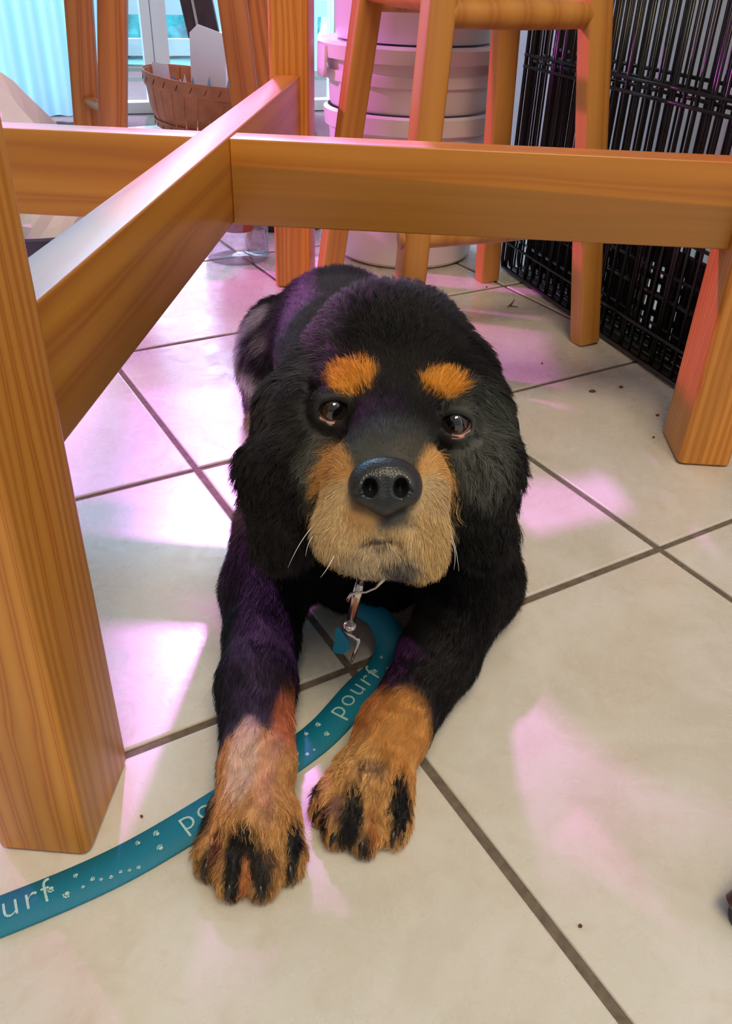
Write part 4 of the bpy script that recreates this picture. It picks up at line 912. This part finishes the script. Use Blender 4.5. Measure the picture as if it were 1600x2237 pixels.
def on_strap(me, s0, x0, sc):
    """lay flat artwork (x along, y across) onto the strap"""
    for v in me.vertices:
        p_, t0, sd, up = strap_at(s0 + v.co.x * sc); v.co = p_ + sd * (x0 + v.co.y * sc) + up * (0.00175 + v.co.z * sc)
def word(txt, s0, x0, sc):
    c = bpy.data.curves.new('lettering', 'FONT'); c.body = txt; c.size = 1.0; c.extrude = 0.012; c.resolution_u = 3; c.space_character = 1.12; c.offset = -0.012
    o = bpy.data.objects.new('tmp_text', c); COL.objects.link(o); dg = bpy.context.evaluated_depsgraph_get(); dg.update()
    me = bpy.data.meshes.new_from_object(o.evaluated_get(dg)); bpy.data.objects.remove(o, do_unlink=True); me.name = 'lettering'
    on_strap(me, s0, x0, sc); me.materials.clear(); me.materials.append(PRINT_M); return link(bpy.data.objects.new('lettering', me), leash)
def pawprint(s0, x0, r, ang):
    mb = MB()
    for (px_, py_, rr) in ((0, 0, .9), (-.95, .75, .38), (-.35, 1.25, .42), (.35, 1.25, .42), (.95, .75, .38)):
        a0 = [2 * PI * i / 9 for i in range(9)]; ca_, sa_ = math.cos(ang), math.sin(ang)
        pt = [((px_ + rr * .9 * math.cos(a)) * r, (py_ + rr * .8 * math.sin(a)) * r) for a in a0]
        mb.add([(x * ca_ - y * sa_, x * sa_ + y * ca_, 0.0) for x, y in pt], [tuple(range(9))])
    me = mb.mesh('paw_print', PRINT_M); on_strap(me, s0, x0, 1.0); link(bpy.data.objects.new('paw_print', me), leash)
S1 = min(range(len(ctr)), key=lambda i: (ctr[i] - Vector((-0.118, 0.340, .003))).length); S1 = arc[S1]
rp = random.Random(11)
for k, s0 in enumerate((S1 - 0.143, S1, S1 + 0.143)):
    word('pourf', s0, -0.0040 , 0.0235)
    for (ds, x, r, a) in ((-0.014, .006, .0018, .5), (-0.017, -.005, .0018, .3), (-0.027, .007, .0014, 1.0), (0.058, .004, .0018, 2.6), (0.066, -.004, .0019, 2.4), (0.074, .006, .0013, 2.0)): pawprint(s0 + ds, x, r, a)
    for j in range(7): pawprint(s0 - 0.034 - 0.0055 * j, rp.uniform(-.010, -.002), rp.uniform(.0008, .0013), rp.uniform(0, 6))

hook = empty('swivel_hook', (0, 0, 0)); tag(hook, 'silver swivel snap hook hanging under the chin of the dog', 'hook')
def P3(*pp): return [Vector(p_) for p_ in pp]
MB().tube(P3((-0.0020, 0.4397, 0.1434), (-0.0042, 0.4404, 0.1300), (-0.0067, 0.4425, 0.1116), (-0.0084, 0.4451, 0.0975)), [.0024, .0036, .0032, .0030], 14).build('shaft', CHROME, hook, smooth=True)
MB().tube(P3((0.0007, 0.4382, 0.1555), (-0.0003, 0.4383, 0.1485), (-0.0016, 0.4385, 0.1416)), [.0020, .0026, .0026], 12).build('shaft_top', CHROME, hook, smooth=True)
MB().tube(P3((0.0158, 0.4378, 0.1584), (0.0132, 0.4372, 0.1468), (0.0086, 0.4372, 0.1396), (0.0020, 0.4369, 0.1356), (-0.0036, 0.4375, 0.1348), (-0.0079, 0.4368, 0.1336), (-0.0103, 0.4366, 0.1280)), [.0022, .0016, .0010, .0009, .0010, .0012, .0016], 8).build('gate', CHROME, hook, smooth=True)
MB().tube(P3((-0.0084, 0.4443, 0.0999), (-0.0087, 0.4449, 0.0972), (-0.0090, 0.4455, 0.0945)), [.0042, .0048, .0040], 18).build('swivel_collar', CHROME, hook, smooth=True)
MB().tube(P3((-0.0126, 0.4454, 0.0944), (-0.0099, 0.4450, 0.0901), (-0.0059, 0.4447, 0.0879), (-0.0039, 0.4444, 0.0857), (-0.0020, 0.4454, 0.0853), (-0.0019, 0.4446, 0.0842), (-0.0043, 0.4422, 0.0753), (-0.0067, 0.4405, 0.0673)), [.0012] * 5 + [.0014, .0014, .0010], 8).build('swivel_ring', CHROME, hook, smooth=True)
le_ = empty('leash_end', (0, 0, 0))
mb = MB(); A = [(-0.0188, 0.4449, 0.0937), (-0.0158, 0.4442, 0.0962), (-0.0087, 0.4419, 0.0855), (-0.0079, 0.4420, 0.0785), (-0.0135, 0.4441, 0.0708), (-0.0206, 0.4463, 0.0706)]
A = [Vector(p_) for p_ in A]; bk_ = Vector(HZ) * -0.009
mb.add(A + [p_ + bk_ for p_ in A], [tuple(range(6))[::-1], tuple(range(6, 12))] + [(i, (i + 1) % 6, 6 + (i + 1) % 6, 6 + i) for i in range(6)])
le_o = mb.build('strap_loop', STRAP_M, hook); bpy.data.objects.remove(le_, do_unlink=True)
